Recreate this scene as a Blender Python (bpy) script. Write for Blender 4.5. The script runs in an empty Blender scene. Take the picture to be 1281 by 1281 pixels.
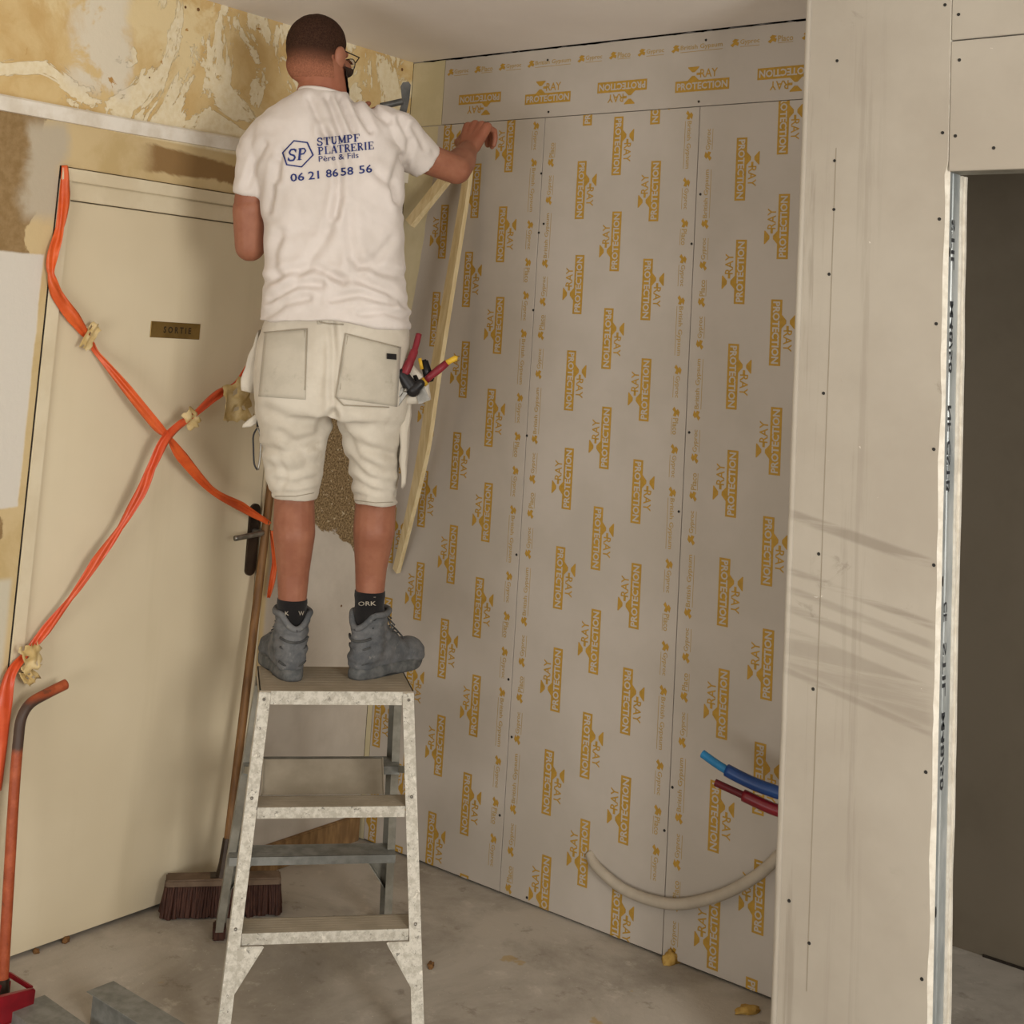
import bpy, bmesh, math, random
from mathutils import Vector, Matrix, Euler, noise as mnoise
from mathutils.bvhtree import BVHTree
random.seed(7)
sc = bpy.context.scene
COL = sc.collection
# ------------------------------------------------------------------ camera
CAM = Vector((3.29522, -3.51153, 1.72)); FPX = 1653.39; PPX, PPY = 640.5, 227.1
CR = Vector((0.78545911, 0.61585991, 0.06140483)); CU = Vector((0.02739562, -0.13371273, 0.9906414))
CD = Vector((-0.61830693, 0.77642609, 0.12189775))
cd = bpy.data.cameras.new('camera'); cam = bpy.data.objects.new('camera', cd); COL.objects.link(cam)
cd.sensor_width = 36; cd.sensor_fit = 'HORIZONTAL'; cd.lens = FPX / 1281 * 36
cd.shift_y = -(640.5 - PPY) / 1281; cd.clip_start = .05
m3 = Matrix((CR, CU, -CD)).transposed(); cam.matrix_world = Matrix.Translation(CAM) @ m3.to_4x4()
sc.camera = cam
# ------------------------------------------------------------------ light
w = bpy.data.worlds.new('world'); sc.world = w; w.use_nodes = True
w.node_tree.nodes['Background'].inputs[0].default_value = (1.0, .985, .96, 1)
w.node_tree.nodes['Background'].inputs[1].default_value = .36
def area(name, loc, target, sx, sy, power, col):
    l = bpy.data.lights.new(name, 'AREA'); l.shape = 'RECTANGLE'; l.size = sx; l.size_y = sy; l.energy = power; l.color = col
    o = bpy.data.objects.new(name, l); COL.objects.link(o); o.location = loc
    o.rotation_euler = (Vector(target) - Vector(loc)).to_track_quat('-Z', 'Y').to_euler(); return o
area('window_light', (5.1, -2.75, 1.75), (.7, -.8, 1.5), 1.0, 1.3, 112, (1.0, .965, .91))
area('back_fill_light', (2.4, -5.6, .8), (1.2, -1.0, 3.4), 2.0, 1.4, 92, (1.0, .98, .95))  # added fill behind the camera, tilted up to brighten the ceiling
area('far_room_fill_light', (4.27, .2, .75), (2.2, .3, .1), .7, .9, 15, (1.0, .95, .88))  # unseen area light added to brighten the far room's floor and lower wall
sc.view_settings.view_transform = 'Standard'; sc.view_settings.look = 'None'
sc.view_settings.gamma = 1; sc.view_settings.use_curve_mapping = False
sc.view_settings.exposure = -0.30
# ------------------------------------------------------------------ point helpers
def ray(u, v): return CD + CR * ((u - PPX) / FPX) - CU * ((v - PPY) / FPX)
def onplane(u, v, n, c):
    n = Vector(n); d = ray(u, v); return CAM + d * ((c - n.dot(CAM)) / n.dot(d))
def WL(u, v, off=0.): return onplane(u, v, (1, 0, 0), off)       # left wall, off into the room
def WR(u, v, off=0.): return onplane(u, v, (0, -1, 0), off)      # printed wall
def FL(u, v, z=0.): return onplane(u, v, (0, 0, 1), z)
HD = Vector((CD.x, CD.y, 0)).normalized(); HR = Vector((HD.y, -HD.x, 0)); UP = Vector((0, 0, 1))
DM = 3.68
def M(u, v, f=0.):                                                # vertical plane through the man, f = away from the viewer
    return onplane(u, v, HD, HD.dot(CAM) + DM + f)
def px(P):
    q = Vector(P) - CAM; z = q.dot(CD); return PPX + FPX * q.dot(CR) / z, PPY - FPX * q.dot(CU) / z
# ------------------------------------------------------------------ node helpers
class X:
    def __init__(s, nt, k): s.nt = nt; s.k = k
    def m(s, op, *a):
        n = s.nt.nodes.new('ShaderNodeMath'); n.operation = op
        for i, v in enumerate((s,) + a):
            if isinstance(v, X): s.nt.links.new(v.k, n.inputs[i])
            else: n.inputs[i].default_value = v
        return X(s.nt, n.outputs[0])
    def __add__(s, o): return s.m('ADD', o)
    def __sub__(s, o): return s.m('SUBTRACT', o)
    def __mul__(s, o): return s.m('MULTIPLY', o)
    def mx(s, o): return s.m('MAXIMUM', o)
    def mn(s, o): return s.m('MINIMUM', o)
    def inv(s): return (s * -1.) + 1.
    def st(s, a, b):                                              # smoothstep a..b
        n = s.nt.nodes.new('ShaderNodeMapRange'); n.interpolation_type = 'SMOOTHSTEP'
        s.nt.links.new(s.k, n.inputs[0]); n.inputs[1].default_value = a; n.inputs[2].default_value = b
        n.inputs[3].default_value = 0; n.inputs[4].default_value = 1
        if a > b:
            n.inputs[1].default_value = b; n.inputs[2].default_value = a; n.inputs[3].default_value = 1; n.inputs[4].default_value = 0
        return X(s.nt, n.outputs[0])
def box(v, a, b, s): return v.st(a - s, a + s) * v.st(b + s, b - s)
class Mat:
    def __init__(s, name, rough=.6, metal=0., spec=.3):
        s.m = bpy.data.materials.new(name); s.m.use_nodes = True; s.nt = s.m.node_tree
        s.b = s.nt.nodes['Principled BSDF']; s.b.inputs['Roughness'].default_value = rough
        s.b.inputs['Metallic'].default_value = metal; s.b.inputs['Specular IOR Level'].default_value = spec
        s.geo = None
    def pos(s, obj=False):
        n = s.nt.nodes.new('ShaderNodeTexCoord' if obj else 'ShaderNodeNewGeometry')
        s.vec = n.outputs['Object' if obj else 'Position']
        q = s.nt.nodes.new('ShaderNodeSeparateXYZ'); s.nt.links.new(s.vec, q.inputs[0])
        return [X(s.nt, q.outputs[i]) for i in range(3)]
    def noise(s, scale, detail=4, rough=.55, dist=0., stretch=None):
        n = s.nt.nodes.new('ShaderNodeTexNoise'); n.inputs['Scale'].default_value = scale
        n.inputs['Detail'].default_value = detail; n.inputs['Roughness'].default_value = rough; n.inputs['Distortion'].default_value = dist
        v = s.vec
        if stretch:
            mp = s.nt.nodes.new('ShaderNodeMapping'); mp.inputs['Scale'].default_value = stretch[:3]
            if len(stretch) > 3: mp.inputs['Location'].default_value = (stretch[3],) * 3
            s.nt.links.new(v, mp.inputs[0]); v = mp.outputs[0]
        s.nt.links.new(v, n.inputs[0]); return X(s.nt, n.outputs[0])
    def mix(s, f, a, b):
        n = s.nt.nodes.new('ShaderNodeMix'); n.data_type = 'RGBA'
        if isinstance(f, X): s.nt.links.new(f.k, n.inputs[0])
        else: n.inputs[0].default_value = f
        for i, c in ((6, a), (7, b)):
            if isinstance(c, tuple): n.inputs[i].default_value = c + (1,)
            else: s.nt.links.new(c, n.inputs[i])
        return n.outputs[2]
    def col(s, c):
        if isinstance(c, tuple): s.b.inputs[0].default_value = c + (1,)
        else: s.nt.links.new(c, s.b.inputs[0])
    def bump(s, h, dist=.002, strength=.6):
        n = s.nt.nodes.new('ShaderNodeBump'); n.inputs['Strength'].default_value = strength; n.inputs['Distance'].default_value = dist
        s.nt.links.new(h.k, n.inputs['Height']); s.nt.links.new(n.outputs[0], s.b.inputs['Normal'])
def rgb(r, g, b):                                                 # sRGB 0..255 -> linear
    f = lambda c: (c / 255 / 12.92) if c / 255 <= .04045 else ((c / 255 + .055) / 1.055) ** 2.4
    return (f(r), f(g), f(b))
def speck(name, c1, c2, scale=20, rough=.6, metal=0., spec=.3, bump=.0, lo=.35, hi=.65, stretch=None, obj=True):
    a = Mat(name, rough, metal, spec); a.pos(obj); n = a.noise(scale, 5, .6, 0, stretch)
    a.col(a.mix(n.st(lo, hi), c1, c2))
    if bump: a.bump(n, bump)
    return a.m
# ------------------------------------------------------------------ mesh helpers
def link(name, me, mats, parent=None):
    o = bpy.data.objects.new(name, me); COL.objects.link(o)
    if not isinstance(mats, (list, tuple)): mats = [mats]
    for k in mats: me.materials.append(k)
    if parent: o.parent = parent
    return o
def done(name, bm, mats, parent=None, smooth=False, normals=True):
    if normals: bmesh.ops.recalc_face_normals(bm, faces=bm.faces)
    if smooth:
        for f in bm.faces: f.smooth = True
    me = bpy.data.meshes.new(name); bm.to_mesh(me); bm.free(); return link(name, me, mats, parent)
def local(bm, root):                                              # world-coordinates mesh -> coordinates of its root
    bmesh.ops.transform(bm, matrix=root.matrix_world.inverted(), verts=bm.verts)
def empty(name, loc, label, cat, group=None, rz=0):
    o = bpy.data.objects.new(name, None); COL.objects.link(o); o.empty_display_size = .05
    o.matrix_world = Matrix.Translation(Vector(loc)) @ Matrix.Rotation(rz, 4, 'Z'); tag(o, label, cat, group); return o
def tag(o, label=None, cat=None, group=None, kind=None):
    if label: o['label'] = label
    if cat: o['category'] = cat
    if group: o['group'] = group
    if kind: o['kind'] = kind
    return o
def abox(bm, a, b, mi=0):
    x0, y0, z0 = a; x1, y1, z1 = b
    v = [bm.verts.new(p) for p in ((x0,y0,z0),(x1,y0,z0),(x1,y1,z0),(x0,y1,z0),(x0,y0,z1),(x1,y0,z1),(x1,y1,z1),(x0,y1,z1))]
    for q in ((0,3,2,1),(4,5,6,7),(0,1,5,4),(1,2,6,5),(2,3,7,6),(3,0,4,7)):
        f = bm.faces.new([v[i] for i in q]); f.material_index = mi
def prism(bm, P, vec, mi=0):                                      # polygon P extruded by vec
    a = [bm.verts.new(p) for p in P]; b = [bm.verts.new(Vector(p) + Vector(vec)) for p in P]; n = len(P)
    fs = [bm.faces.new(a), bm.faces.new(list(reversed(b)))] + [bm.faces.new([a[i], b[i], b[(i+1) % n], a[(i+1) % n]]) for i in range(n)]
    for f in fs: f.material_index = mi
def bar(bm, A, B, side, wd, th, taper=1., mi=0):                  # rectangular bar from A to B; side = width direction
    A = Vector(A); B = Vector(B); t = (B - A).normalized(); s = Vector(side); s = (s - t * s.dot(t)).normalized(); n = t.cross(s)
    r = []
    for P, k in ((A, 1.), (B, taper)):
        r.append([bm.verts.new(P + s * (a * wd * k / 2) + n * (b * th * k / 2)) for a, b in ((-1,-1),(1,-1),(1,1),(-1,1))])
    fs = [bm.faces.new(r[0][::-1]), bm.faces.new(r[1])] + [bm.faces.new([r[0][i], r[0][(i+1)%4], r[1][(i+1)%4], r[1][i]]) for i in range(4)]
    for f in fs: f.material_index = mi
def rings(bm, R, closed=True, cap=True, mi=0):
    V = [[bm.verts.new(p) for p in r] for r in R]; n = len(V[0])
    for a, b in zip(V, V[1:]):
        for i in range(n if closed else n - 1):
            f = bm.faces.new([a[i], a[(i+1) % n], b[(i+1) % n], b[i]]); f.material_index = mi
    if cap and closed:
        bm.faces.new(V[0][::-1]).material_index = mi; bm.faces.new(V[-1]).material_index = mi
def tube(bm, pts, r, n=10, cap=True, mi=0):
    pts = [Vector(p) for p in pts]; rr = r if isinstance(r, (list, tuple)) else [r] * len(pts); R = []; s = None
    for i, p in enumerate(pts):
        t = (pts[min(i+1, len(pts)-1)] - pts[max(i-1, 0)]).normalized()
        if s is None: s = t.orthogonal().normalized()
        s = (s - t * s.dot(t)).normalized(); q = t.cross(s)
        R.append([p + (s * math.cos(2*math.pi*k/n) + q * math.sin(2*math.pi*k/n)) * rr[i] for k in range(n)])
    rings(bm, R, True, cap, mi)
def spline(pts, n=8):
    P = [Vector(p) for p in pts]; out = []
    for i in range(len(P) - 1):
        a, b, c, d = P[max(i-1,0)], P[i], P[i+1], P[min(i+2, len(P)-1)]
        for k in range(n):
            t = k / n; out.append(.5 * ((2*b) + (c - a)*t + (2*a - 5*b + 4*c - d)*t*t + (3*b - a - 3*c + d)*t**3))
    out.append(P[-1]); return out
def capsule(bm, a, b, ra, rb, sq=1., sqdir=None, n=16):
    a = Vector(a); b = Vector(b); t = b - a; L = t.length; t = t.normalized() if L > 1e-6 else UP.copy()
    s = Vector(sqdir) if sqdir is not None else t.orthogonal(); s = (s - t * s.dot(t)).normalized(); q = t.cross(s); R = []
    for i in range(1, 6):
        an = math.pi / 2 * (i / 5 - 1); R.append((a + t * ra * math.sin(an), ra * math.cos(an) if i < 6 else ra))
    m = max(1, int(L / .03))
    for i in range(1, m): R.append((a.lerp(b, i / m), ra + (rb - ra) * i / m))
    for i in range(0, 5):
        an = math.pi / 2 * i / 5; R.append((b + t * rb * math.sin(an), rb * math.cos(an)))
    rings(bm, [[c + (s * math.cos(2*math.pi*k/n) * sq + q * math.sin(2*math.pi*k/n)) * r for k in range(n)] for c, r in R])
def ell(bm, c, M3, r, seg=24, rin=16):
    mt = Matrix.Translation(Vector(c)) @ M3.to_4x4() @ Matrix.Diagonal((r[0], r[1], r[2], 1))
    bmesh.ops.create_uvsphere(bm, u_segments=seg, v_segments=rin, radius=1, matrix=mt)
def remesh(bm, vox, smooth=2):
    bmesh.ops.recalc_face_normals(bm, faces=bm.faces)
    me = bpy.data.meshes.new('t'); bm.to_mesh(me); bm.free(); o = bpy.data.objects.new('t', me); COL.objects.link(o)
    r = o.modifiers.new('r', 'REMESH'); r.mode = 'VOXEL'; r.voxel_size = vox
    if smooth: s = o.modifiers.new('s', 'SMOOTH'); s.factor = .5; s.iterations = smooth
    dg = bpy.context.evaluated_depsgraph_get(); out = bpy.data.meshes.new_from_object(o.evaluated_get(dg))
    bpy.data.objects.remove(o); out.materials.clear()
    for p in out.polygons: p.use_smooth = True
    return out
# text -> list of (verts2d, faces) centred
_tc = {}
def text2d(s, bold=0.):
    if (s, bold) in _tc: return _tc[(s, bold)]
    c = bpy.data.curves.new('t', 'FONT'); c.body = s; c.size = 1; c.offset = bold; c.resolution_u = 2; c.fill_mode = 'FRONT'
    o = bpy.data.objects.new('t', c); COL.objects.link(o); dg = bpy.context.evaluated_depsgraph_get()
    me = bpy.data.meshes.new_from_object(o.evaluated_get(dg)); bpy.data.objects.remove(o)
    vs = [(v.co.x, v.co.y) for v in me.vertices]; fs = [tuple(p.vertices) for p in me.polygons]
    x0 = min(v[0] for v in vs); x1 = max(v[0] for v in vs); y0 = min(v[1] for v in vs); y1 = max(v[1] for v in vs)
    vs = [((x - x0) / (x1 - x0), (y - y0) / (y1 - y0)) for x, y in vs]; _tc[(s, bold)] = (vs, fs); return vs, fs
def put2d(bm, shape, o, ex, ey, mi=0):                            # shape in unit box, mapped to origin o, axes ex ey
    vs, fs = shape; V = [bm.verts.new(o + ex * x + ey * y) for x, y in vs]
    n = ex.cross(ey)
    for f in fs:
        try:
            q = bm.faces.new([V[i] for i in f]); q.material_index = mi
            q.normal_update()
            if q.normal.dot(n) < 0: q.normal_flip()
        except ValueError: pass
def catbox(name, a, b, mats, parent=None, bevel=0.):
    bm = bmesh.new(); abox(bm, a, b)
    if bevel: bmesh.ops.bevel(bm, geom=bm.edges[:], offset=bevel, segments=2, affect='EDGES')
    return done(name, bm, mats, parent)
# ------------------------------------------------------------------ materials
def m_leftwall():
    a = Mat('stripped_wall', .85, 0, .15); x, y, z = a.pos()
    n1 = a.noise(3.2, 6, .62, .6); n2 = a.noise(9, 6, .6, .4); n3 = a.noise(2.1, 8, .68, 1.2, (1, 1, .8, 5)); fine = a.noise(45, 4, .6)
    base = a.mix(n2.st(.35, .65), rgb(216,190,138), rgb(204,172,116))
    base = a.mix(n1.st(.5, .62), base, rgb(226,206,160))
    peel = (n3.st(.545, .555)).mx(a.noise(5.5, 7, .66, .8, (1, 1, .8, 11)).st(.56, .57))
    base = a.mix(peel, base, a.mix(fine.st(.3,.7), rgb(226,210,172), rgb(236,224,194)))
    plaster = box(y + (n1 - .5) * .25, -1.42, -1.22, .03) * z.st(2.33, 2.40)
    base = a.mix(plaster * n2.st(.38, .5), base, rgb(222,212,190))
    base = a.mix(a.noise(14, 5, .6, 1, (1,1,1,9)).st(.69,.72) * z.st(2.3, 2.32), base, rgb(182,138,78))
    yw = y + (n2 - .5) * .12; zw = z + (n1 - .5) * .12
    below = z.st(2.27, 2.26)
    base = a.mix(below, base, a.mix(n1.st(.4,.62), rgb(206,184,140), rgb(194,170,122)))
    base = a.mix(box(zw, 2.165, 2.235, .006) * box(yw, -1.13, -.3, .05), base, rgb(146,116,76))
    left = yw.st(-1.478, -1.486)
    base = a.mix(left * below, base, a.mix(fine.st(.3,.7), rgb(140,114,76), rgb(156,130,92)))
    base = a.mix(box(yw, -1.52, -1.40, .025) * box(zw, 1.98, 2.24, .03), base, rgb(188,176,154))
    patch = box(z + (n2 - .5) * .02, 1.20, 1.885, .004) * (y + (n1 - .5) * .02).st(-1.432, -1.440)
    base = a.mix(patch, base, rgb(214,208,196))
    base = a.mix(z.st(1.02, 1.0) * y.st(-1.42,-1.44), base, rgb(204,196,174))
    rt = y.st(-.52, -.50)
    grit = a.noise(150, 6, .75)
    rough_c = a.mix(grit.st(.4, .62), rgb(96,76,52), rgb(166,142,104)); rough_c = a.mix(a.noise(60,3,.6,0,(1,1,1,3)).st(.62,.68), rough_c, rgb(196,180,150))
    ex = (z + (n1 - .5) * .35 + (y * .55)).st(.915, .93)
    low = a.mix(a.noise(5,5).st(.4,.6), rgb(186,176,162), rgb(196,186,172))
    rc = a.mix(ex, low, rough_c)
    base = a.mix(rt * below, base, rc)
    a.col(base); a.bump(peel * z.st(2.3, 2.32) * .6 + fine * .3 + n2 * .3 + (rt * ex * grit * .7) * below - patch * .2, .004, .8); return a.m
M_leftwall = m_leftwall()
def m_paper(name, c1, c2, smudge=False):
    a = Mat(name, .75, 0, .2); x, y, z = a.pos()
    n = a.noise(2.4, 5, .6); f = a.noise(26, 4, .6)
    c = a.mix(n.st(.35, .65), c1, c2)
    if smudge:
        st = a.noise(1.0, 6, .68, .3, (1.6, 1, 26)); zz = z + x * .19
        band = box(zz, 1.33, 1.40, .01) * .5
        for q0, q1, k in ((1.675,1.70,.8),(1.545,1.562,.85),(1.50,1.518,.6),(1.455,1.475,.6),(1.37,1.42,.55),(1.31,1.325,.6)):
            band = band.mx(box(zz, q0, q1, .005) * k)
        band = band * st.st(.34, .56) * box(x, 1.80, 2.16, .02)
        c = a.mix(band * .5, c, rgb(112,100,86))
        vs = a.noise(1.0, 5, .65, .2, (30, 1, 1.3)); vm = (x.st(1.90, 1.83) * .85 + box(x, 1.92, 2.0, .03) * .5) * vs.st(.52, .66)
        c = a.mix(vm * .4, c, rgb(122,111,96))
        sm = a.noise(7, 6, .7, 1.0).st(.62, .72) * a.noise(2, 3, .5, 0, (1,1,1,4)).st(.5,.6)
        c = a.mix(sm * .4, c, rgb(110,100,86))
        c = a.mix(a.noise(11, 6, .7, 2, (1,1,1,8)).st(.70,.73), c, rgb(226,220,208))
    a.col(c); a.bump(f, .0006, .4); return a.m
M_xpaper = m_paper('printed_board_paper', rgb(184,175,164), rgb(176,167,155))
M_gypaper = m_paper('grey_board_paper', rgb(180,172,158), rgb(171,162,148), True)
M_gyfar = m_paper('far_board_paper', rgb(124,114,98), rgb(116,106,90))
M_ochre = speck('ochre_print', rgb(178,138,54), rgb(164,128,50), 60, .7)
M_ochrelt = speck('faint_ochre_print', rgb(172,144,86), rgb(164,138,86), 60, .7)
M_core = speck('gypsum_core', rgb(232,226,212), rgb(214,206,190), 30, .9, bump=.003, obj=False)
M_dark = speck('dark_gap', rgb(34,28,22), rgb(50,42,34), 12, .9)
M_plaster = speck('cream_strip', rgb(190,178,142), rgb(202,190,156), 5, .8, obj=False)
M_screw = speck('screw_black', (.012,.011,.01), (.03,.028,.025), 90, .5)
def m_ceiling():
    a = Mat('ceiling_paint', .8, 0, .2); a.pos(); n = a.noise(1.6, 5, .6); f = a.noise(30, 5, .7)
    a.col(a.mix(n.st(.3,.7), rgb(228,220,212), rgb(234,227,219))); a.bump(n * 1. + f * .05, .012, .4); return a.m
M_ceil = m_ceiling()
def m_floor():
    a = Mat('concrete_floor', .8, 0, .25); x, y, z = a.pos(); n = a.noise(1.8, 7, .65, .5); g = a.noise(9, 7, .7); f = a.noise(70, 4, .7)
    c = a.mix(n.st(.35, .62), rgb(150,142,130), rgb(186,178,166))
    c = a.mix(g.st(.56, .72) * .7, c, rgb(206,198,186)); c = a.mix(g.st(.42, .32) * .5, c, rgb(122,112,98))
    c = a.mix(a.noise(130, 2, .5, 0, (1,1,1,3)).st(.73, .76), c, rgb(224,216,200))
    c = a.mix(a.noise(5, 4, .6, 0, (1,1,1,7)).st(.68, .72) * .6, c, rgb(176,146,84))
    a.col(c); a.bump(g * .7 + f * .35, .004, .6); return a.m
M_floor = m_floor()
def m_door():
    a = Mat('door_cream_paint', .5, 0, .35); x, y, z = a.pos(); n = a.noise(1.3, 4); v = a.noise(1, 4, .6, 0, (1, 7, .6))
    c = a.mix(n.st(.3,.7), rgb(212,198,168), rgb(220,207,178)); c = a.mix(v.st(.5,.75) * .35, c, rgb(198,184,152)); a.col(c); return a.m
M_door = m_door()
M_frame = speck('door_frame_paint', rgb(210,196,166), rgb(220,208,180), 6, .5, obj=False)
M_white = speck('white_baton_paint', rgb(234,228,216), rgb(214,204,186), 9, .6, obj=False)
M_brass = speck('brass_plate', rgb(150,124,72), rgb(128,104,58), 8, .38, .7)
M_engrave = speck('engraved_letters', rgb(52,40,22), rgb(60,46,26), 20, .6)
M_iron = speck('dark_bronze_plate', rgb(66,54,42), rgb(52,42,34), 20, .4, .5)
M_steel = speck('worn_steel', rgb(150,146,138), rgb(120,116,108), 25, .35, .8)
M_galv = speck('galvanised_steel', rgb(190,194,192), rgb(150,156,156), 16, .4, .25, stretch=(1,1,.3))
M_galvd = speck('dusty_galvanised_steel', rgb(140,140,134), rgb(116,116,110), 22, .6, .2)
M_ink = speck('stud_ink', rgb(40,42,46), rgb(60,62,66), 40, .6)
def m_alu():
    a = Mat('plastered_aluminium', .6, .12, .4); a.pos(True); n = a.noise(60, 6, .75); k = a.noise(90, 4, .7, 1.)
    c = a.mix(n.st(.4,.6), rgb(200,195,182), rgb(172,166,152)); c = a.mix(k.st(.60,.68), c, rgb(112,108,100)); c = a.mix(a.noise(38,4,.7).st(.62,.68) * .7, c, rgb(224,218,204))
    a.col(c); a.bump(n, .001, .6); return a.m
M_alu = m_alu()
M_tread = speck('dusty_tread', rgb(160,149,131), rgb(146,136,118), 9, .8, .0, .2, .001)
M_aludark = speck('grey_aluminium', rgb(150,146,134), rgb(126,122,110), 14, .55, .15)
M_tape = speck('orange_barrier_tape', rgb(222,100,42), rgb(204,84,34), 14, .45, 0, .5)
M_tape2 = speck('red_orange_tape', rgb(218,92,50), rgb(204,78,40), 14, .36, 0, .5)
M_mask = speck('masking_tape', rgb(214,192,144), rgb(194,166,108), 22, .65, bump=.002)
M_orange = speck('orange_paint_steel', rgb(196,88,42), rgb(166,66,30), 26, .45)
def m_bar():
    a = Mat('worn_orange_bar', .5, 0, .4); x, y, z = a.pos(True); n = a.noise(26, 5, .65); w_ = n.st(.6,.68)
    c = a.mix(n.st(.35,.6), rgb(178,90,54), rgb(156,72,38)); c = a.mix(w_ * .7, c, rgb(96,60,42))
    c = a.mix(box(z + (n - .5) * .03, .585, .705, .012), c, rgb(74,56,46)); a.col(c); return a.m
M_bar = m_bar()
M_red = speck('red_plastic', rgb(140,22,34), rgb(108,14,24), 9, .3, 0, .5)
M_wood = speck('pale_wood', rgb(222,204,162), rgb(206,184,138), 9, .65, stretch=(6,6,.8), bump=.0005)
M_woodend = speck('wood_end', rgb(214,196,160), rgb(190,168,128), 30, .7)
M_handle = speck('old_wood_handle', rgb(128,92,54), rgb(98,68,38), 7, .55, stretch=(8,8,.5))
M_bristle = speck('brown_bristle', rgb(56,32,24), rgb(78,48,36), 60, .7, bump=.004, stretch=(3,3,.3))
M_broom = speck('broom_block', rgb(118,98,80), rgb(96,78,62), 14, .7)
M_skirt = speck('bare_wood_skirting', rgb(150,118,78), rgb(120,92,60), 9, .7, stretch=(1,4,1), obj=False)
def m_cloth(name, c1, c2, rough=.9, stain=None, bumps=.0005):
    a = Mat(name, rough, 0, .12); a.pos(); n = a.noise(7, 5, .6); f = a.noise(420, 2, .5)
    c = a.mix(n.st(.35,.65), c1, c2)
    if stain: c = a.mix(a.noise(11, 6, .7, 0, (1,1,1,6)).st(.56,.70) * .6, c, stain)
    a.col(c); a.bump(f, bumps, .5); a.b.inputs['Sheen Weight'].default_value = .15; return a.m
M_shirt = m_cloth('white_cotton', rgb(216,207,200), rgb(207,198,190))
M_shorts = m_cloth('dusty_canvas', rgb(206,198,183), rgb(192,183,167), stain=rgb(180,168,148))
M_pocket = m_cloth('dusty_pocket_canvas', rgb(190,182,166), rgb(176,168,152), stain=rgb(152,144,128))
M_seam = m_cloth('seam_thread', rgb(160,150,132), rgb(150,140,122))
M_sock = m_cloth('black_knit', rgb(24,22,22), rgb(32,30,30))
M_socktxt = speck('sock_lettering', rgb(170,160,144), rgb(150,142,128), 40, .8)
def m_boot():
    a = Mat('dusty_grey_suede', .85, 0, .15); a.pos(); n = a.noise(16, 6, .7); g = a.noise(50, 4, .6)
    c = a.mix(n.st(.35,.65), rgb(82,84,86), rgb(108,108,108)); c = a.mix(g.st(.60,.75) * .6, c, rgb(140,138,132)); a.col(c); a.bump(g + n, .0012, .6); return a.m
M_boot = m_boot()
M_bootd = speck('dark_boot_trim', rgb(58,58,58), rgb(78,78,76), 40, .8)
M_sole = speck('rubber_sole', rgb(78,80,80), rgb(104,104,102), 40, .8, bump=.001)
def m_skin():
    a = Mat('skin', .55, 0, .35); x, y, z = a.pos(); n = a.noise(14, 5, .6); f = a.noise(160, 3, .6)
    c = a.mix(n.st(.35,.65), rgb(154,102,78), rgb(140,88,66)); c = a.mix(z.st(2.3, 2.36) * z.st(2.5, 2.4) * .35, c, rgb(160,92,68))
    a.col(c); a.bump(f, .0006, .4); a.b.inputs['Subsurface Weight'].default_value = .08; a.b.inputs['Subsurface Radius'].default_value = (.01,.004,.002); return a.m
M_skin = m_skin()
M_blue = speck('navy_print', rgb(34,46,104), rgb(44,56,116), 50, .8)
M_black = speck('black_plastic', rgb(22,21,22), rgb(34,32,33), 30, .4)
M_blueP = speck('blue_pipe', rgb(8,62,124), rgb(8,52,108), 12, .3, 0, .5)
M_blueL = speck('light_blue_pipe', rgb(40,112,156), rgb(34,100,140), 12, .35)
M_redP = speck('red_pipe', rgb(126,16,32), rgb(108,12,26), 12, .3, 0, .5)
M_redD = speck('dark_red_pipe', rgb(96,20,26), rgb(84,16,22), 12, .45)
M_cream = speck('cream_conduit', rgb(178,167,150), rgb(170,159,142), 14, .55)
M_gripred = speck('red_grip', rgb(126,38,46), rgb(102,28,36), 18, .45)
M_yel = speck('yellow_tip', rgb(206,166,50), rgb(180,140,40), 18, .5)
M_glass = Mat('lens_glass', .03); M_glass.b.inputs['Transmission Weight'].default_value = 1; M_glass.col((.95,.95,.95)); M_glass = M_glass.m
M_grey = speck('grey_tool_steel', rgb(108,108,106), rgb(86,86,84), 22, .5, .4)
M_crumb = speck('brown_debris', rgb(130,94,56), rgb(96,66,40), 40, .9)
M_foam = speck('yellow_foam', rgb(190,156,86), rgb(164,126,58), 30, .9, bump=.006)
# ------------------------------------------------------------------ the room
H = 2.7288; XP = 1.794; YP = -.446; XJ = 2.17; ZH = 2.19
o = catbox('floor', (-.3, -7.2, -.12), (6.5, .9, 0), M_floor); tag(o, kind='structure')
o = catbox('ceiling', (-.3, -7.2, H), (6.5, .9, H + .12), M_ceil); tag(o, kind='structure')
# left wall, with a door recess
DY0, DY1, DZ = -1.415, -.53, 2.14
bm = bmesh.new()
for a, b in (((-.2, -7.2, 0), (0, DY0, H)), ((-.2, DY0, DZ), (0, DY1, H)), ((-.2, DY1, 0), (0, .0, H)), ((-.2, DY0, 0), (-.06, DY1, DZ))): abox(bm, a, b)
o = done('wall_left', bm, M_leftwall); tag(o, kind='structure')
# white baton across the wall, and a smaller ledge above the door
bm = bmesh.new(); R = []
zz = [(-7.2, 2.285), (-1.613, 2.283), (-1.2, 2.287), (-.78, 2.297), (0, 2.30)]
for y, z in zz: R.append([Vector(p) for p in ((0, y, z - .022), (.016, y, z - .022), (.018, y, z + .016), (.012, y, z + .022), (0, y, z + .022))])
rings(bm, R); o = done('trim_1', bm, M_white); tag(o, kind='structure')
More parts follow.
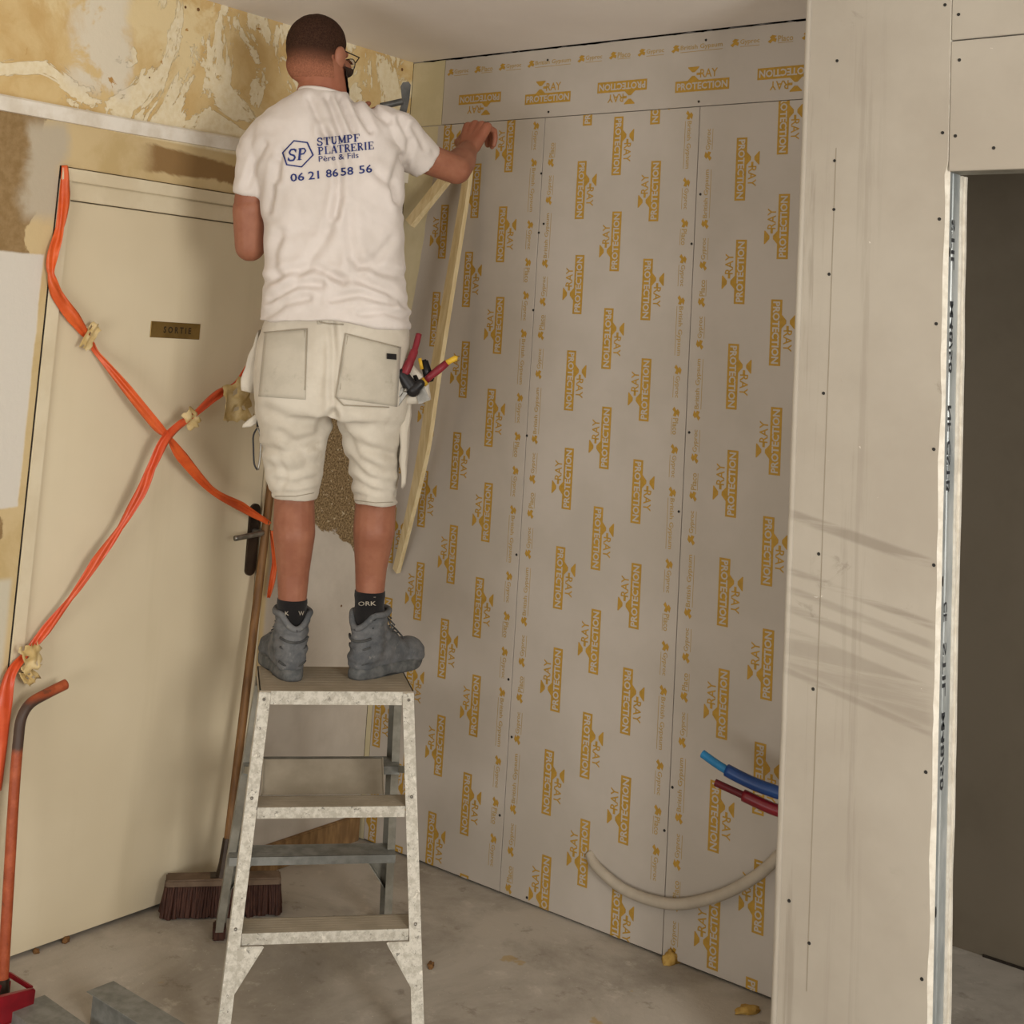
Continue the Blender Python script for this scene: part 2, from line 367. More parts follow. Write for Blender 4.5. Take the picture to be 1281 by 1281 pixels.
# bare wooden skirting between door and corner
o = catbox('baseboard_left', (0, DY1 + .03, 0), (.018, -.012, .085), M_skirt, bevel=.003); tag(o, kind='structure')
wl_o = bpy.data.objects['wall_left']
for u, v, r_ in ((232,9,.0045),(248,12,.006),(503,87,.006),(187,97,.003),(427,758,.004)):
    bm = bmesh.new(); bmesh.ops.create_uvsphere(bm, u_segments=10, v_segments=6, radius=r_, matrix=Matrix.Translation(WL(u, v, .0)) @ Matrix.Diagonal((.35, 1, 1, 1))); done('nail', bm, M_crumb, wl_o, True)
# ------- door
door = empty('door_1', (0, (DY0 + DY1) / 2, 0), 'closed cream door crossed by orange tape, with a small brass sign', 'door'); tag(door, kind='structure')
del door['category']
def dpart(name, bm, mat, parent=door, smooth=False):
    local(bm, door); return done(name, bm, mat, parent, smooth)
bm = bmesh.new(); abox(bm, (-.045, DY0 + .045, .012), (-.006, DY1 - .03, 2.045)); bmesh.ops.bevel(bm, geom=bm.edges[:], offset=.002, segments=2, affect='EDGES')
leaf = dpart('door_leaf', bm, M_door)
bm = bmesh.new()
abox(bm, (-.058, DY0 + .004, 0), (.006, DY0 + .042, DZ - .004)); abox(bm, (-.058, DY1 - .027, 0), (.006, DY1 - .004, DZ - .004))
abox(bm, (-.058, DY0 + .004, 2.09), (-.002, DY1 - .004, 2.11)); abox(bm, (-.058, DY0 + .004, 2.10), (.012, DY1 - .004, DZ - .004)); abox(bm, (-.058, DY0 + .004, 2.048), (.003, DY1 - .004, 2.097))
bmesh.ops.bevel(bm, geom=bm.edges[:], offset=.002, segments=2, affect='EDGES'); dpart('door_frame', bm, M_frame)
bm = bmesh.new(); abox(bm, (-.003, DY0 + .0005, 0), (.0015, DY0 + .004, DZ)); dpart('frame_joint', bm, M_dark)
# handle
hy = (WL(316, 640).y + WL(317, 700).y) / 2; z0 = WL(312, 720).z; z1 = WL(320, 630).z
bm = bmesh.new(); R = []
pl = []
for i in range(24):
    a = 2 * math.pi * i / 24; cz = z1 - .02 if math.sin(a) > 0 else z0 + .02
    pl.append(Vector((-.006, hy + .02 * math.cos(a), cz + .02 * math.sin(a))))
prism(bm, pl, (.009, 0, 0)); hp_ = dpart('handle_plate', bm, M_iron)
zl = WL(322, 664).z
bm = bmesh.new(); tube(bm, spline([(.0, hy, zl), (.035, hy, zl), (.048, hy - .012, zl), (.05, hy - .06, zl - .003), (.047, hy - .115, zl - .008)], 6), [.009] * 14 + [.0085] * 11, 12)
dpart('door_handle', bm, M_steel, smooth=True)
# sign
s0 = WL(190, 405, .0); s1 = WL(252, 405, .0); sz0 = WL(220, 423.5).z; sz1 = WL(220, 403.5).z
bm = bmesh.new(); abox(bm, (-.006, s0.y, sz0), (-.003, s1.y, sz1)); bmesh.ops.bevel(bm, geom=bm.edges[:], offset=.0012, segments=1, affect='EDGES')
sg = dpart('door_sign', bm, M_brass)
bm = bmesh.new(); t = text2d('S O R T I E', .03)
ln = s1.y - s0.y; put2d(bm, t, Vector((-.0022, s0.y + ln * .25, (sz0 + sz1) / 2 - .009)), Vector((0, ln * .56, 0)), Vector((0, 0, .020)))
dpart('sign_lettering', bm, M_engrave, sg)
# ------------------------------------------------------------------ printed wall
o = catbox('wall_back', (-.2, .0135, 0), (XP + .1, .11, H), M_dark); tag(o, kind='structure'); wb = o
ZS = 2.4865; ZT0 = 2.7252; X0, X1, X2 = .025, .6247, 1.2247; g = .0012
def logo(bm, c, rot):                                             # c centre of the band, rot 0 normal, 90.. ccw
    ca, sa = math.cos(rot), math.sin(rot); ex = Vector((ca, 0, sa)); ey = Vector((-sa, 0, ca)); n = Vector((0, -1, 0))
    L, W = .192, .036; o0 = c - ex * (L/2) - ey * (W/2) + n * .0004
    put2d(bm, ([(0,0),(1,0),(1,1),(0,1)], [(0,1,2,3)]), o0, ex * L, ey * W, 1)
    put2d(bm, text2d('PROTECTION', .03), o0 + n * .0004 + ex * .006 + ey * .0065, ex * (L - .012), ey * .023, 0)
    xo = c + ey * (W/2) + ex * (-.052) + n * .0004; S = .040
    put2d(bm, ([(.0,0),(1.,0),(.62,.36),(.38,.36)], [(0,1,2,3)]), xo, ex * S, ey * S, 1)
    put2d(bm, ([(.0,1),(.38,.64),(.62,.64),(1.,1)], [(0,1,2,3)]), xo, ex * S, ey * S, 1)
    put2d(bm, ([(.0,1),(1,1),(1,1.08),(0,1.08)], [(0,1,2,3)]), xo, ex * S, ey * S, 1)
    put2d(bm, ([(.78,.38),(1.12,.38),(1.12,.58),(.78,.58)], [(0,1,2,3)]), xo, ex * S, ey * S, 1)
    put2d(bm, text2d('RAY', .012), xo + ex * (S * 1.1) + ey * .007, ex * .062, ey * .027, 1)
BR = [('Gyproc', .066), ('Placo', .05), ('Gyproc', .066), ('British Gypsum', .15)]
def leaficon():
    return [(0,.25),(.3,0),(.55,.28),(.9,.1),(1,.5),(.75,.62),(1,.85),(.5,1),(.2,.72),(.38,.55)], [tuple(range(10))]
def brandrow(bm, p, d, up, length):                               # icons with company names running along d
    n = Vector((0, -1, 0)); s = .01; i = random.randrange(4)
    while s < length - .09:
        nm, wl = BR[i % 4]; i += 1
        if s + .035 + wl > length: break
        o0 = p + d * s - up * .013 + n * .0004
        put2d(bm, leaficon(), o0, d * .03, up * .026, 1)
        put2d(bm, text2d(nm, .016), o0 + d * .034 + up * .003, d * wl, up * .019, 2)
        put2d(bm, ([(0,0),(1,0),(1,1),(0,1)], [(0,1,2,3)]), o0 + d * .034 - up * .0015, d * wl, up * .0018, 2)
        s += .035 + wl + .026
def board(x0, x1, z0, z1, logos, rows=()):
    bm = bmesh.new(); abox(bm, (x0 + g, 0, z0 + g), (x1 - g, .0125, z1 - g))
    bmesh.ops.bevel(bm, geom=[e for e in bm.edges if all(v.co.y < .001 for v in e.verts)], offset=.0008, segments=1, affect='EDGES')
    bmesh.ops.recalc_face_normals(bm, faces=bm.faces)
    b2 = bmesh.new()
    for (lx, lz, r) in logos: logo(b2, Vector((lx, 0, lz)), r)
    for r in rows: brandrow(b2, *r)
    # trim print to the board
    for co, no in (((x0 + g, 0, 0), (-1,0,0)), ((x1 - g, 0, 0), (1,0,0)), ((0, 0, z0 + g), (0,0,-1)), ((0, 0, z1 - g), (0,0,1))):
        bmesh.ops.bisect_plane(b2, geom=b2.verts[:] + b2.edges[:] + b2.faces[:], plane_co=co, plane_no=no, clear_outer=True, dist=1e-6)
    me = bpy.data.meshes.new('p'); b2.to_mesh(me); b2.free(); bm.from_mesh(me)
    return done('plasterboard_panel', bm, [M_xpaper, M_ochre, M_ochrelt], wb, normals=False)
q = math.pi / 2; LG = []
def col(x, z, kind):                                              # a column of logos from z downwards, alternating
    i = 0
    while z > -.1:
        k = kind if i % 2 == 0 else ('L' if kind == 'R' else 'R')
        LG.append((x - .006 if k == 'R' else x + .006, z, -q if k == 'R' else q)); z -= .3098; i += 1
for x, z, k in ((.060, 2.27, 'R'), (.197, 2.41, 'R'), (.335, 2.553, 'R'), (.474, 2.40, 'L'), (.795, 2.545, 'L'), (.931, 2.376, 'R'), (1.069, 2.535, 'R'),
                (1.382, 2.285, 'R'), (1.517, 2.42, 'R'), (1.66, 2.26, 'R')): col(x, z, k)
def lg(a, b): return [l for l in LG if a < l[0] < b]
Z = Vector((0, 0, 1)); XV = Vector((1, 0, 0))
def rowpair(xs, left, right):
    r = []
    if left: r.append((Vector((xs - .036, 0, ZS)), -Z, XV, ZS))
    if right: r.append((Vector((xs + .036, 0, 0)), Z, -XV, ZS))
    return r
board(X0, X1, 0.006, ZS, lg(X0, X1), rowpair(X1, 1, 0))
board(X1, X2, 0.006, ZS, lg(X1, X2), rowpair(X1, 0, 1) + rowpair(X2, 1, 0))
board(X2, XP + .0, 0.006, ZS, lg(X2, XP), rowpair(X2, 0, 1))
tl = [(.33, 2.572, math.pi), (.63, 2.553, 0), (.93, 2.572, math.pi), (1.228, 2.553, 0), (1.515, 2.572, math.pi)]
board(.157, XP, ZS, ZT0, tl, [(Vector((.16, 0, 2.677)), XV, Z, 1.6)])
catbox('plaster_strip', (0.0015, .001, .004), (X0 - g, .0125, ZS), M_plaster, wb); catbox('plaster_strip', (0.0015, .001, ZS), (.157 - g, .0125, ZT0), M_plaster, wb)
bm = bmesh.new(); Pz = []                                         # filler smeared down the board edge
for i in range(40):
    z = ZS - .004 - i * .021; w_ = .132 - .105 * (i / 39) ** 1.5 + mnoise.noise(Vector((z * 11, 4, 0))) * .008; Pz.append((z, .026 + w_ * .9))
V = [[bm.verts.new(p) for p in ((.003, -.0002, z), (.003, -.0022, z), (x_ * .6, -.0024, z), (x_, -.0006, z), (x_, -.0002, z))] for z, x_ in Pz]
for a_, b_ in zip(V, V[1:]):
    for j in range(5): bm.faces.new([a_[j], a_[(j+1) % 5], b_[(j+1) % 5], b_[j]])
bm.faces.new(V[0]); bm.faces.new(V[-1][::-1]); done('filler_smear', bm, M_plaster, wb)
# added dark strip standing for the shaded ragged gap between boards and ceiling
bm = bmesh.new(); x = .05; prev = None; P0 = []; P1 = []
while x < XP:
    P0.append(Vector((x, -.0012, ZT0 - .0005 + random.uniform(-.0035, .0035)))); P1.append(Vector((x, -.0012, H + .0))); x += random.uniform(.01, .04)
V0 = [bm.verts.new(p) for p in P0]; V1 = [bm.verts.new(p) for p in P1]
for i in range(len(V0) - 1): bm.faces.new([V0[i], V0[i+1], V1[i+1], V1[i]])
bmesh.ops.solidify(bm, geom=bm.faces[:], thickness=.006); done('ceiling_gap_strip', bm, M_dark, wb)
def screws(pts, parent, plane):
    base = None
    for u, v in pts:
        P = plane(u, v)
        if base is None:
            bm = bmesh.new(); bmesh.ops.create_cone(bm, cap_ends=True, segments=12, radius1=.0042, radius2=.0036, depth=.0016, matrix=Matrix.Rotation(math.pi/2, 4, 'X'))
            base = done('screw', bm, M_screw, parent); base.location = P
        else:
            c = base.copy(); COL.objects.link(c); c.location = P
scr = lambda u, v: WR(u, v, .0008)
screws([(677,217),(680,280),(674,291),(667,388),(659,545),(646,694),(636,850),(640,922),(625,1020),(659,1123),(685,75),(883,50),(686,140),(874,127),
        (876,243),(865,305),(862,541),(849,640),(841,985),(831,1039)], wb, scr)
# ------------------------------------------------------------------ partition
pt = bpy.data.objects.new('wall_right', bpy.data.meshes.new('wall_right')); COL.objects.link(pt); tag(pt, kind='structure')
bm = bmesh.new()                                                  # studs and filling behind the boards
abox(bm, (XP + .014, YP + .0125, 0), (XJ - .07, -.335, H)); abox(bm, (XP + .0125, -.335, 0), (XP + .09, .0, H)); abox(bm, (XJ - .07, YP + .0125, 2.26), (4.3, -.335, H))
abox(bm, (3.15, YP + .0125, 0), (4.3, -.335, 2.26))
bmesh.ops.recalc_face_normals(bm, faces=bm.faces); bm.to_mesh(pt.data); bm.free(); pt.data.materials.append(M_dark)
def gyboard(x0, x1, z0, z1, y=YP, th=.0125, rag=False, r=.0015, name='plasterboard_panel'):
    bm = bmesh.new()
    if rag:                                                       # right edge cut by hand
        n = 90; A = []; random.seed(3)
        for i in range(n + 1):
            z = z0 + (z1 - z0) * i / n; d = (mnoise.noise(Vector((z * 7, 0, 0))) * .006 + mnoise.noise(Vector((z * 40, 3, 0))) * .002) if z < ZH else .0055
            A.append((z, d))
        f0 = [Vector((x0, y, z)) for z, d in A]; f1 = [Vector((x1 + d - .006, y, z)) for z, d in A]; b0 = [Vector((x0, y + th, z)) for z, d in A]; b1 = [Vector((x1 + .002, y + th, z)) for z, d in A]
        V = [[bm.verts.new(p) for p in r_] for r_ in (f0, f1, b1, b0)]
        for k in range(4):
            a, b = V[k], V[(k+1) % 4]
            for i in range(n): f = bm.faces.new([a[i], b[i], b[i+1], a[i+1]]); f.material_index = 1 if k == 1 else 0
        bm.faces.new([V[k][0] for k in range(4)]); bm.faces.new([V[k][-1] for k in range(4)])
    else:
        abox(bm, (x0, y, z0), (x1, y + th, z1)); bmesh.ops.bevel(bm, geom=bm.edges[:], offset=r, segments=2, affect='EDGES')
    return done(name, bm, [M_gypaper, M_core], pt)
gyboard(XP + .0, XJ, 0, H - .002, rag=True)
gyboard(XJ + .002, 4.3, ZH, 2.504); gyboard(XJ + .002, 4.3, 2.5075, H - .002)
gyboard(3.15, 4.3, 0, ZH - .002)
# end return board with a paper-taped rounded corner
bm = bmesh.new(); abox(bm, (XP - .001, YP + .006, 0), (XP + .0125, -.0002, H)); bmesh.ops.bevel(bm, geom=bm.edges[:], offset=.004, segments=3, affect='EDGES'); done('return_panel', bm, M_gypaper, pt)
bm = bmesh.new(); R = []
for i in range(60):
    z = 2.725 * i / 59; e = mnoise.noise(Vector((z * 9, 7, 0))) * .0015
    R.append([Vector((XP + x_ , YP + y_, z)) for x_, y_ in ((.012, -.0006), (.004 , -.0035 - e), (-.003 - e, -.002), (-.006 - e, .004), (-.005, .016), (.002, .016))])
rings(bm, R); done('corner_bead', bm, M_gypaper, pt, True)
# back side boards and door stud
bm = bmesh.new(); n = 80; A = []
for y0, y1, x_ in ((-.358, -.3455, .004), (-.3445, -.332, .007)):
    R = []
    for i in range(n + 1):
        z = ZH * i / n; d = mnoise.noise(Vector((z * 6, y0 * 50, 2))) * .003
        R.append([Vector((XJ - .3, y0, z)), Vector((XJ + x_ + d, y0, z)), Vector((XJ + x_ + d, y1, z)), Vector((XJ - .3, y1, z))])
    rings(bm, R)
done('rear_panel', bm, M_core, pt)
bm = bmesh.new(); abox(bm, (XJ - .3, -.358, ZH + .012), (4.3, -.332, H)); abox(bm, (3.15, -.358, 0), (4.3, -.332, ZH + .012)); done('rear_panel', bm, M_gypaper, pt)
bm = bmesh.new(); ys = [(-.4325, -.001), (-.4325, -.012), (-.425, -.012), (-.4245, -.003), (-.405, -.003), (-.403, -.006), (-.398, -.006), (-.396, -.003), (-.380, -.003), (-.366, -.001), (-.3585, -.001), (-.3585, -.001)]
V = [(XJ + d_, y) for y, d_ in [(a, b) for a, b in ys]]
fr = V + [(XJ - .05, -.3585), (XJ - .05, -.4325)]
prism(bm, [Vector((a, b, 0)) for a, b in fr], (0, 0, ZH + .01)); stud = done('door_stud', bm, M_galv, pt)
bm = bmesh.new(); prism(bm, [Vector((XJ - .01, -.4325, ZH + .002)), Vector((XJ - .01, -.4325, ZH + .045)), Vector((XJ - .01, -.3585, ZH + .045)), Vector((XJ - .01, -.3585, ZH + .002))], (1.0, 0, 0)); done('head_stud', bm, M_aludark, pt)
bm = bmesh.new()
for tx, zc, ln in (('STIL', 2.02, .12), ('M48/50', 1.80, .17), ('NF', 1.61, .06), ('CSTB', 1.50, .12), ('CE', 1.17, .045), ('STIL', 1.04, .12), ('M48/50', .86, .17)):
    put2d(bm, text2d(tx, .02), Vector((XJ - .0026, -.383, zc + ln / 2)), Vector((0, 0, -ln)), Vector((0, -.020, 0)))
done('stud_lettering', bm, M_ink, stud, normals=False)
bm = bmesh.new()
for zc in (2.0, 1.24, .52):
    prism(bm, [Vector((XJ - .0028, -.415 + .004 * math.cos(a), zc + .012 * math.sin(a))) for a in [2 * math.pi * i / 12 for i in range(12)]], (.0006, 0, 0))
done('stud_hole', bm, M_screw, stud)
pp = lambda u, v: onplane(u, v, (0, -1, 0), -YP + .0008)
screws([(1047,76),(1044,201),(1043,262),(1037,343),(1030,492),(1024,693),(1017,862),(1012,1180),(987,1127),(1182,6),(1199,18),(1200,75),(1179,166),(1195,170),(1243,185),(1175,274),(1171,405),(1168,562),(1168,707),(1158,966),(1153,1225)], pt, pp)
# pencil line down the board
bm = bmesh.new(); a = pp(1046, 185); b = pp(1009, 1240); bar(bm, a, b, XV, .0016, .0006); done('pencil_line', bm, M_seam, pt)
# room behind the opening
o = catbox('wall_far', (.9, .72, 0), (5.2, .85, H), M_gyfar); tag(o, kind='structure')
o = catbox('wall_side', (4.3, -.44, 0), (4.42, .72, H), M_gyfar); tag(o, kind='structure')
o = catbox('floor_strip_far', (1.9, .712, 0), (4.3, .72, .006), M_dark); tag(o, kind='structure')  # thin dark strip along the foot of the far wall
# ------------------------------------------------------------------ step ladder
HPZ = .7916; LR = .8793
lad = empty('step_ladder', (.7568, -.924, 0), 'plaster-splashed double-sided aluminium stepladder standing on the concrete floor under the worker', 'ladder', rz=LR)
def lp(side, z, rear=False, off=0.):
    t = (HPZ - z) / HPZ; return Vector((side * (.2015 + .0498 * t - off), (.2518 + .2249 * t) if rear else -.2435 * t, z))
bm = None
for rear in (False, True):
    for s in (-1, 1):
        bm = bmesh.new(); d = 1 if not rear else -1
        A = lp(s, HPZ - .004 if not rear else HPZ - .03, rear); B = lp(s, .012, rear)
        t_ = (B - A).normalized(); dep = Vector((0, d, 0)); dep = (dep - t_ * dep.dot(t_)).normalized(); inn = Vector((-s, 0, 0)); inn = (inn - t_ * inn.dot(t_)).normalized()
        P = [(0,0),(.030,0),(.030,.003),(.003,.003),(.003,.045),(.022,.045),(.022,.048),(0,.048)]
        rings(bm, [[Q + inn * a + dep * b for a, b in P] for Q in (A, B)])
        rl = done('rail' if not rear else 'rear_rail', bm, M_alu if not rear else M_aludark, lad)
        bm = bmesh.new(); c = lp(s, .02, rear) + inn * .012 + dep * .024; abox(bm, (c.x - .018, c.y - .028, 0), (c.x + .018, c.y + .028, .035)); bmesh.ops.bevel(bm, geom=bm.edges[:], offset=.004, segments=2, affect='EDGES')
        done('rubber_foot', bm, M_bristle if rear else M_black, lad)
        for z in (HPZ - .02, .55, .275) if not rear else (.55, .275):
            bm = bmesh.new(); c = lp(s, z, rear) + inn * .014 - dep * .001
            bmesh.ops.create_uvsphere(bm, u_segments=10, v_segments=6, radius=.004, matrix=Matrix.Translation(c)); done('rivet', bm, M_steel, rl)
bm = bmesh.new(); abox(bm, (-.2015, -.003, HPZ - .004), (.2015, .2518, HPZ)); abox(bm, (-.172, -.004, HPZ - .034), (.172, -.001, HPZ - .001))
abox(bm, (-.2015, .249, HPZ - .03), (.2015, .2518, HPZ - .001)); abox(bm, (-.2015, 0, HPZ - .028), (-.1985, .25, HPZ)); abox(bm, (.1985, 0, HPZ - .028), (.2015, .25, HPZ))
for i in range(9): abox(bm, (-.19, .014 + i * .026, HPZ - .0002), (.19, .018 + i * .026, HPZ + .0003))
plat = done('platform', bm, M_tread, lad)
bm = bmesh.new(); abox(bm, (-.172, -.0052, HPZ - .034), (.172, -.004, HPZ - .0005)); done('platform_lip', bm, M_alu, plat)
for rear in (False, True):
    for k, z in ((2, HPZ * 2 / 3), (1, HPZ / 3)):
        e = lp(1, z, rear); hw = e.x - .003; y0 = e.y; d = -1 if rear else 1
        bm = bmesh.new(); ya, yb = sorted((y0 + d * .004, y0 + d * .088)); abox(bm, (-hw, ya, z - .004), (hw, yb, z))
        for i in range(6): yy = y0 + d * (.012 + i * .013); abox(bm, (-hw, min(yy, yy + .003), z - .0002), (hw, max(yy, yy + .003), z + .0003))
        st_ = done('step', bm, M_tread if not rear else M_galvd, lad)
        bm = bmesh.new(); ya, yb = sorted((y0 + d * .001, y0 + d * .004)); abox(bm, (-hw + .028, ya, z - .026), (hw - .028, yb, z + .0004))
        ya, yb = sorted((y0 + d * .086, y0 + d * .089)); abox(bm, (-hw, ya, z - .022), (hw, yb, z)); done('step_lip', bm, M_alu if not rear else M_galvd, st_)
    for s in (-1, 1):                                            # gusset plates under the lowest step
        z = HPZ / 3 - .026; a = lp(s, z, rear, .006); b = lp(s, z - .13, rear, .006); c = a + Vector((-s * .078, 0, 0)); d = -1 if rear else 1
        bm = bmesh.new(); prism(bm, [a, c, c + Vector((0, 0, -.008)), b], (0, d * .003, 0))
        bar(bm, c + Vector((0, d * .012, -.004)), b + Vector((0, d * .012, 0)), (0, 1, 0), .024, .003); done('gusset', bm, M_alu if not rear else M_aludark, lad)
bm = bmesh.new(); bar(bm, (0, .245, .545), (0, .175, .475), (1, 0, 0), .33, .003); bar(bm, (-.165, .245, .545), (-.165, .175, .475), (0, 0, 1), .014, .003); bar(bm, (.165, .245, .545), (.165, .175, .475), (0, 0, 1), .014, .003)
done('spreader_plate', bm, M_tread, lad)
for s in (-1, 1):
    bm = bmesh.new(); bar(bm, lp(s, .60, False, .006) + Vector((0, .03, 0)), lp(s, .50, True, .006) + Vector((0, -.03, 0)), (0, 0, 1), .018, .003); done('spreader_arm', bm, M_aludark, lad)
# ------------------------------------------------------------------ broom
b0 = Vector((.035, -.845, 0)); b1 = Vector((.245, -.585, 0)); bc = (b0 + b1) / 2; bd = (b1 - b0).normalized(); bn = Vector((bd.y, -bd.x, 0))
br = empty('push_broom', bc, 'wide brown-bristled broom with a wooden handle leaning on the door behind the ladder', 'broom')
def bdone(name, bm, mat, root, parent=None, smooth=False): local(bm, root); return done(name, bm, mat, parent or root, smooth)
bm = bmesh.new(); bar(bm, b0 + UP * .094, b1 + UP * .094, bn, .062, .022); bmesh.ops.bevel(bm, geom=bm.edges[:], offset=.004, segments=2, affect='EDGES'); blk = bdone('broom_head', bm, M_broom, br)
bm = bmesh.new(); L = (b1 - b0).length; random.seed(5)
for i in range(46):
    for j in range(5):
        p = b0 + bd * (L * (i + .5) / 46) + bn * ((j - 2) * .0125) + UP * .085
        sp = (i / 45 - .5) * .012; e = p + UP * -.083 + bd * (sp + random.uniform(-.005, .005)) + bn * ((j - 2) * .006 + random.uniform(-.004, .004)); e.z = random.uniform(.0005, .008)
        capsule(bm, p, e, .0052, .0070, n=6) if False else tube(bm, [p, (p + e) / 2, e], [.0048, .0058, .0072], 6)
bdone('bristles', bm, M_bristle, br, blk)
ht = WL(341, 590, .022); hb = bc + UP * .105
bm = bmesh.new(); n_ = 14; tube(bm, [hb.lerp(ht, i / n_) + UP * .06 * (1 - i / n_) * 0 for i in range(n_ + 1)], .0135, 12); bdone('handle', bm, M_handle, br, smooth=True)
bm = bmesh.new(); tube(bm, [hb - UP * .004, hb.lerp(ht, .03), hb.lerp(ht, .085)], [.026, .020, .0165], 12)
bar(bm, hb - bd * .04 - UP * .0005, hb + bd * .04 - UP * .0005, bn, .04, .006); bdone('handle_socket', bm, M_iron, br)
# ------------------------------------------------------------------ orange tape across the door
def ribbon(pts, n=10):
    """pts: (u, v, off, width, twist) on the left wall -> crumpled ribbon mesh"""
    pts = [(u, v, f, w_ * .92, t * 1.1) for u, v, f, w_, t in pts]; P = [WL(u, v, f) for u, v, f, w_, t in pts]; S = spline(P, n); bm = bmesh.new(); R = []; m = len(S) - 1
    for i, p in enumerate(S):
        k = i / m * (len(pts) - 1); a = int(min(k, len(pts) - 2)); t = k - a
        wd = pts[a][3] * (1 - t) + pts[a+1][3] * t; tw = pts[a][4] * (1 - t) + pts[a+1][4] * t
        T = (S[min(i+1, m)] - S[max(i-1, 0)]).normalized(); s = T.cross(Vector((1, 0, 0))).normalized(); q = T.cross(s)
        s2 = s * math.cos(tw) + q * math.sin(tw); q2 = T.cross(s2)
        row = []
        for j in range(9):
            x_ = (j / 8 - .5); h = .0045 * math.cos(j * .9 + i * .11) + .005 * mnoise.noise(Vector((i * .12, j * .35, wd * 50)))
            row.append(p + s2 * (x_ * wd) + q2 * h)
        R.append(row)
    V = [[bm.verts.new(c) for c in r] for r in R]
    for a, b in zip(V, V[1:]):
        for j in range(8): bm.faces.new([a[j], b[j], b[j+1], a[j+1]])
    bmesh.ops.recalc_face_normals(bm, faces=bm.faces); bmesh.ops.solidify(bm, geom=bm.faces[:], thickness=.0006); return bm
bm = ribbon([(82,207,.012,.022,0),(81,240,.016,.034,.3),(76,285,.018,.028,1.0),(66,318,.02,.034,.2),(64,342,.022,.022,.9),(72,368,.02,.036,.1),(92,398,.02,.040,.5),(112,425,.014,.016,1.0),
             (124,443,.018,.020,1.0),(160,488,.06,.030,.3),(198,535,.085,.034,.6),(211,548,.09,.018,.9),(228,572,.085,.036,.3),(262,610,.075,.026,.9),(300,632,.065,.034,.5),(330,650,.05,.022,.8),(337,656,.05,.016,1.2)])
o = done('barrier_tape', bm, M_tape, None, True); tag(o, 'orange plastic tape running from the top left door corner down to the door handle', 'tape', 'orange tapes crossed over the door')
bm = ribbon([(345,395,.03,.02,.4),(322,432,.04,.018,.9),(312,455,.04,.018,.5),(296,480,.04,.020,1.),(272,494,.07,.030,.3),(240,520,.08,.020,1.1),(224,532,.09,.026,.3),(205,552,.10,.032,.4),(190,585,.095,.030,.9),(175,618,.09,.034,.3),
             (150,660,.08,.024,1.0),(120,703,.07,.030,.4),(88,748,.055,.018,1.2),(58,787,.03,.030,.6),(34,818,.02,.022,1.0),(14,842,.03,.030,.4),(6,880,.035,.044,.3),(0,930,.035,.040,.6),(-6,990,.04,.036,.3)])
o = done('barrier_tape', bm, M_tape2, None, True); tag(o, 'red-orange plastic tape rising from the lower left door edge past the cross to the worker', 'tape', 'orange tapes crossed over the door')
bm = ribbon([(339,664,.05,.014,1.2),(344,700,.05,.02,.5),(341,722,.045,.028,.2),(336,748,.04,.010,.8)], 6)
o = done('barrier_tape', bm, M_tape, None, True); tag(o, 'short loose orange tape end hanging below the door handle behind the calf', 'tape')
# masking tape scraps holding it
def scrap(c, w_, h_, ang, off, seed, label, notch=.3):
    bm = bmesh.new(); C = WL(c[0], c[1], off); nu, nv = 9, 9; V = []
    for i in range(nu):
        r = []
        for j in range(nv):
            a = (i / (nu - 1) - .5); b = (j / (nv - 1) - .5)
            nn = Vector((a * 3 + seed, b * 3, seed)); k = 1 + notch * mnoise.noise(nn * 1.3)
            x_ = a * w_ * k; y_ = b * h_ * (1 + notch * mnoise.noise(nn * 1.7 + Vector((5, 1, 2))))
            ca, sa = math.cos(ang), math.sin(ang)
            r.append(bm.verts.new(C + Vector((.014 * mnoise.noise(nn * 1.0) + .0025 * mnoise.noise(nn * 3), x_ * ca - y_ * sa, x_ * sa + y_ * ca))))
        V.append(r)
    for i in range(nu - 1):
        for j in range(nv - 1):
            if mnoise.noise(Vector((i * .8 + seed * 3, j * .8, 1))) > .42: continue
            bm.faces.new([V[i][j], V[i+1][j], V[i+1][j+1], V[i][j+1]])
    bmesh.ops.delete(bm, geom=[v for v in bm.verts if not v.link_faces], context='VERTS')
    bmesh.ops.solidify(bm, geom=bm.faces[:], thickness=.0007); o = done('masking_tape_scrap', bm, M_mask, None, True)
    tag(o, label, 'masking tape', 'scraps of masking tape on the orange tape'); return o
scrap((113, 421), .035, .075, -.5, .03, 1.3, 'small torn masking tape scrap high on the tape left of the brass sign')
scrap((240, 524), .045, .060, .7, .09, 2.1, 'small crumpled masking tape scrap just right of where the tapes cross')
scrap((297, 503), .115, .125, .3, .08, 4.4, 'largest yellowish masking tape scrap hanging beside the shorts', .5)
scrap((40, 822), .055, .070, .3, .05, 6.2, 'crumpled masking tape scrap at the lower left door edge', .5)
scrap((36, 845), .035, .060, .9, .045, 8.7, 'lower torn masking tape flap dangling under the knot near the bent bar', .5)
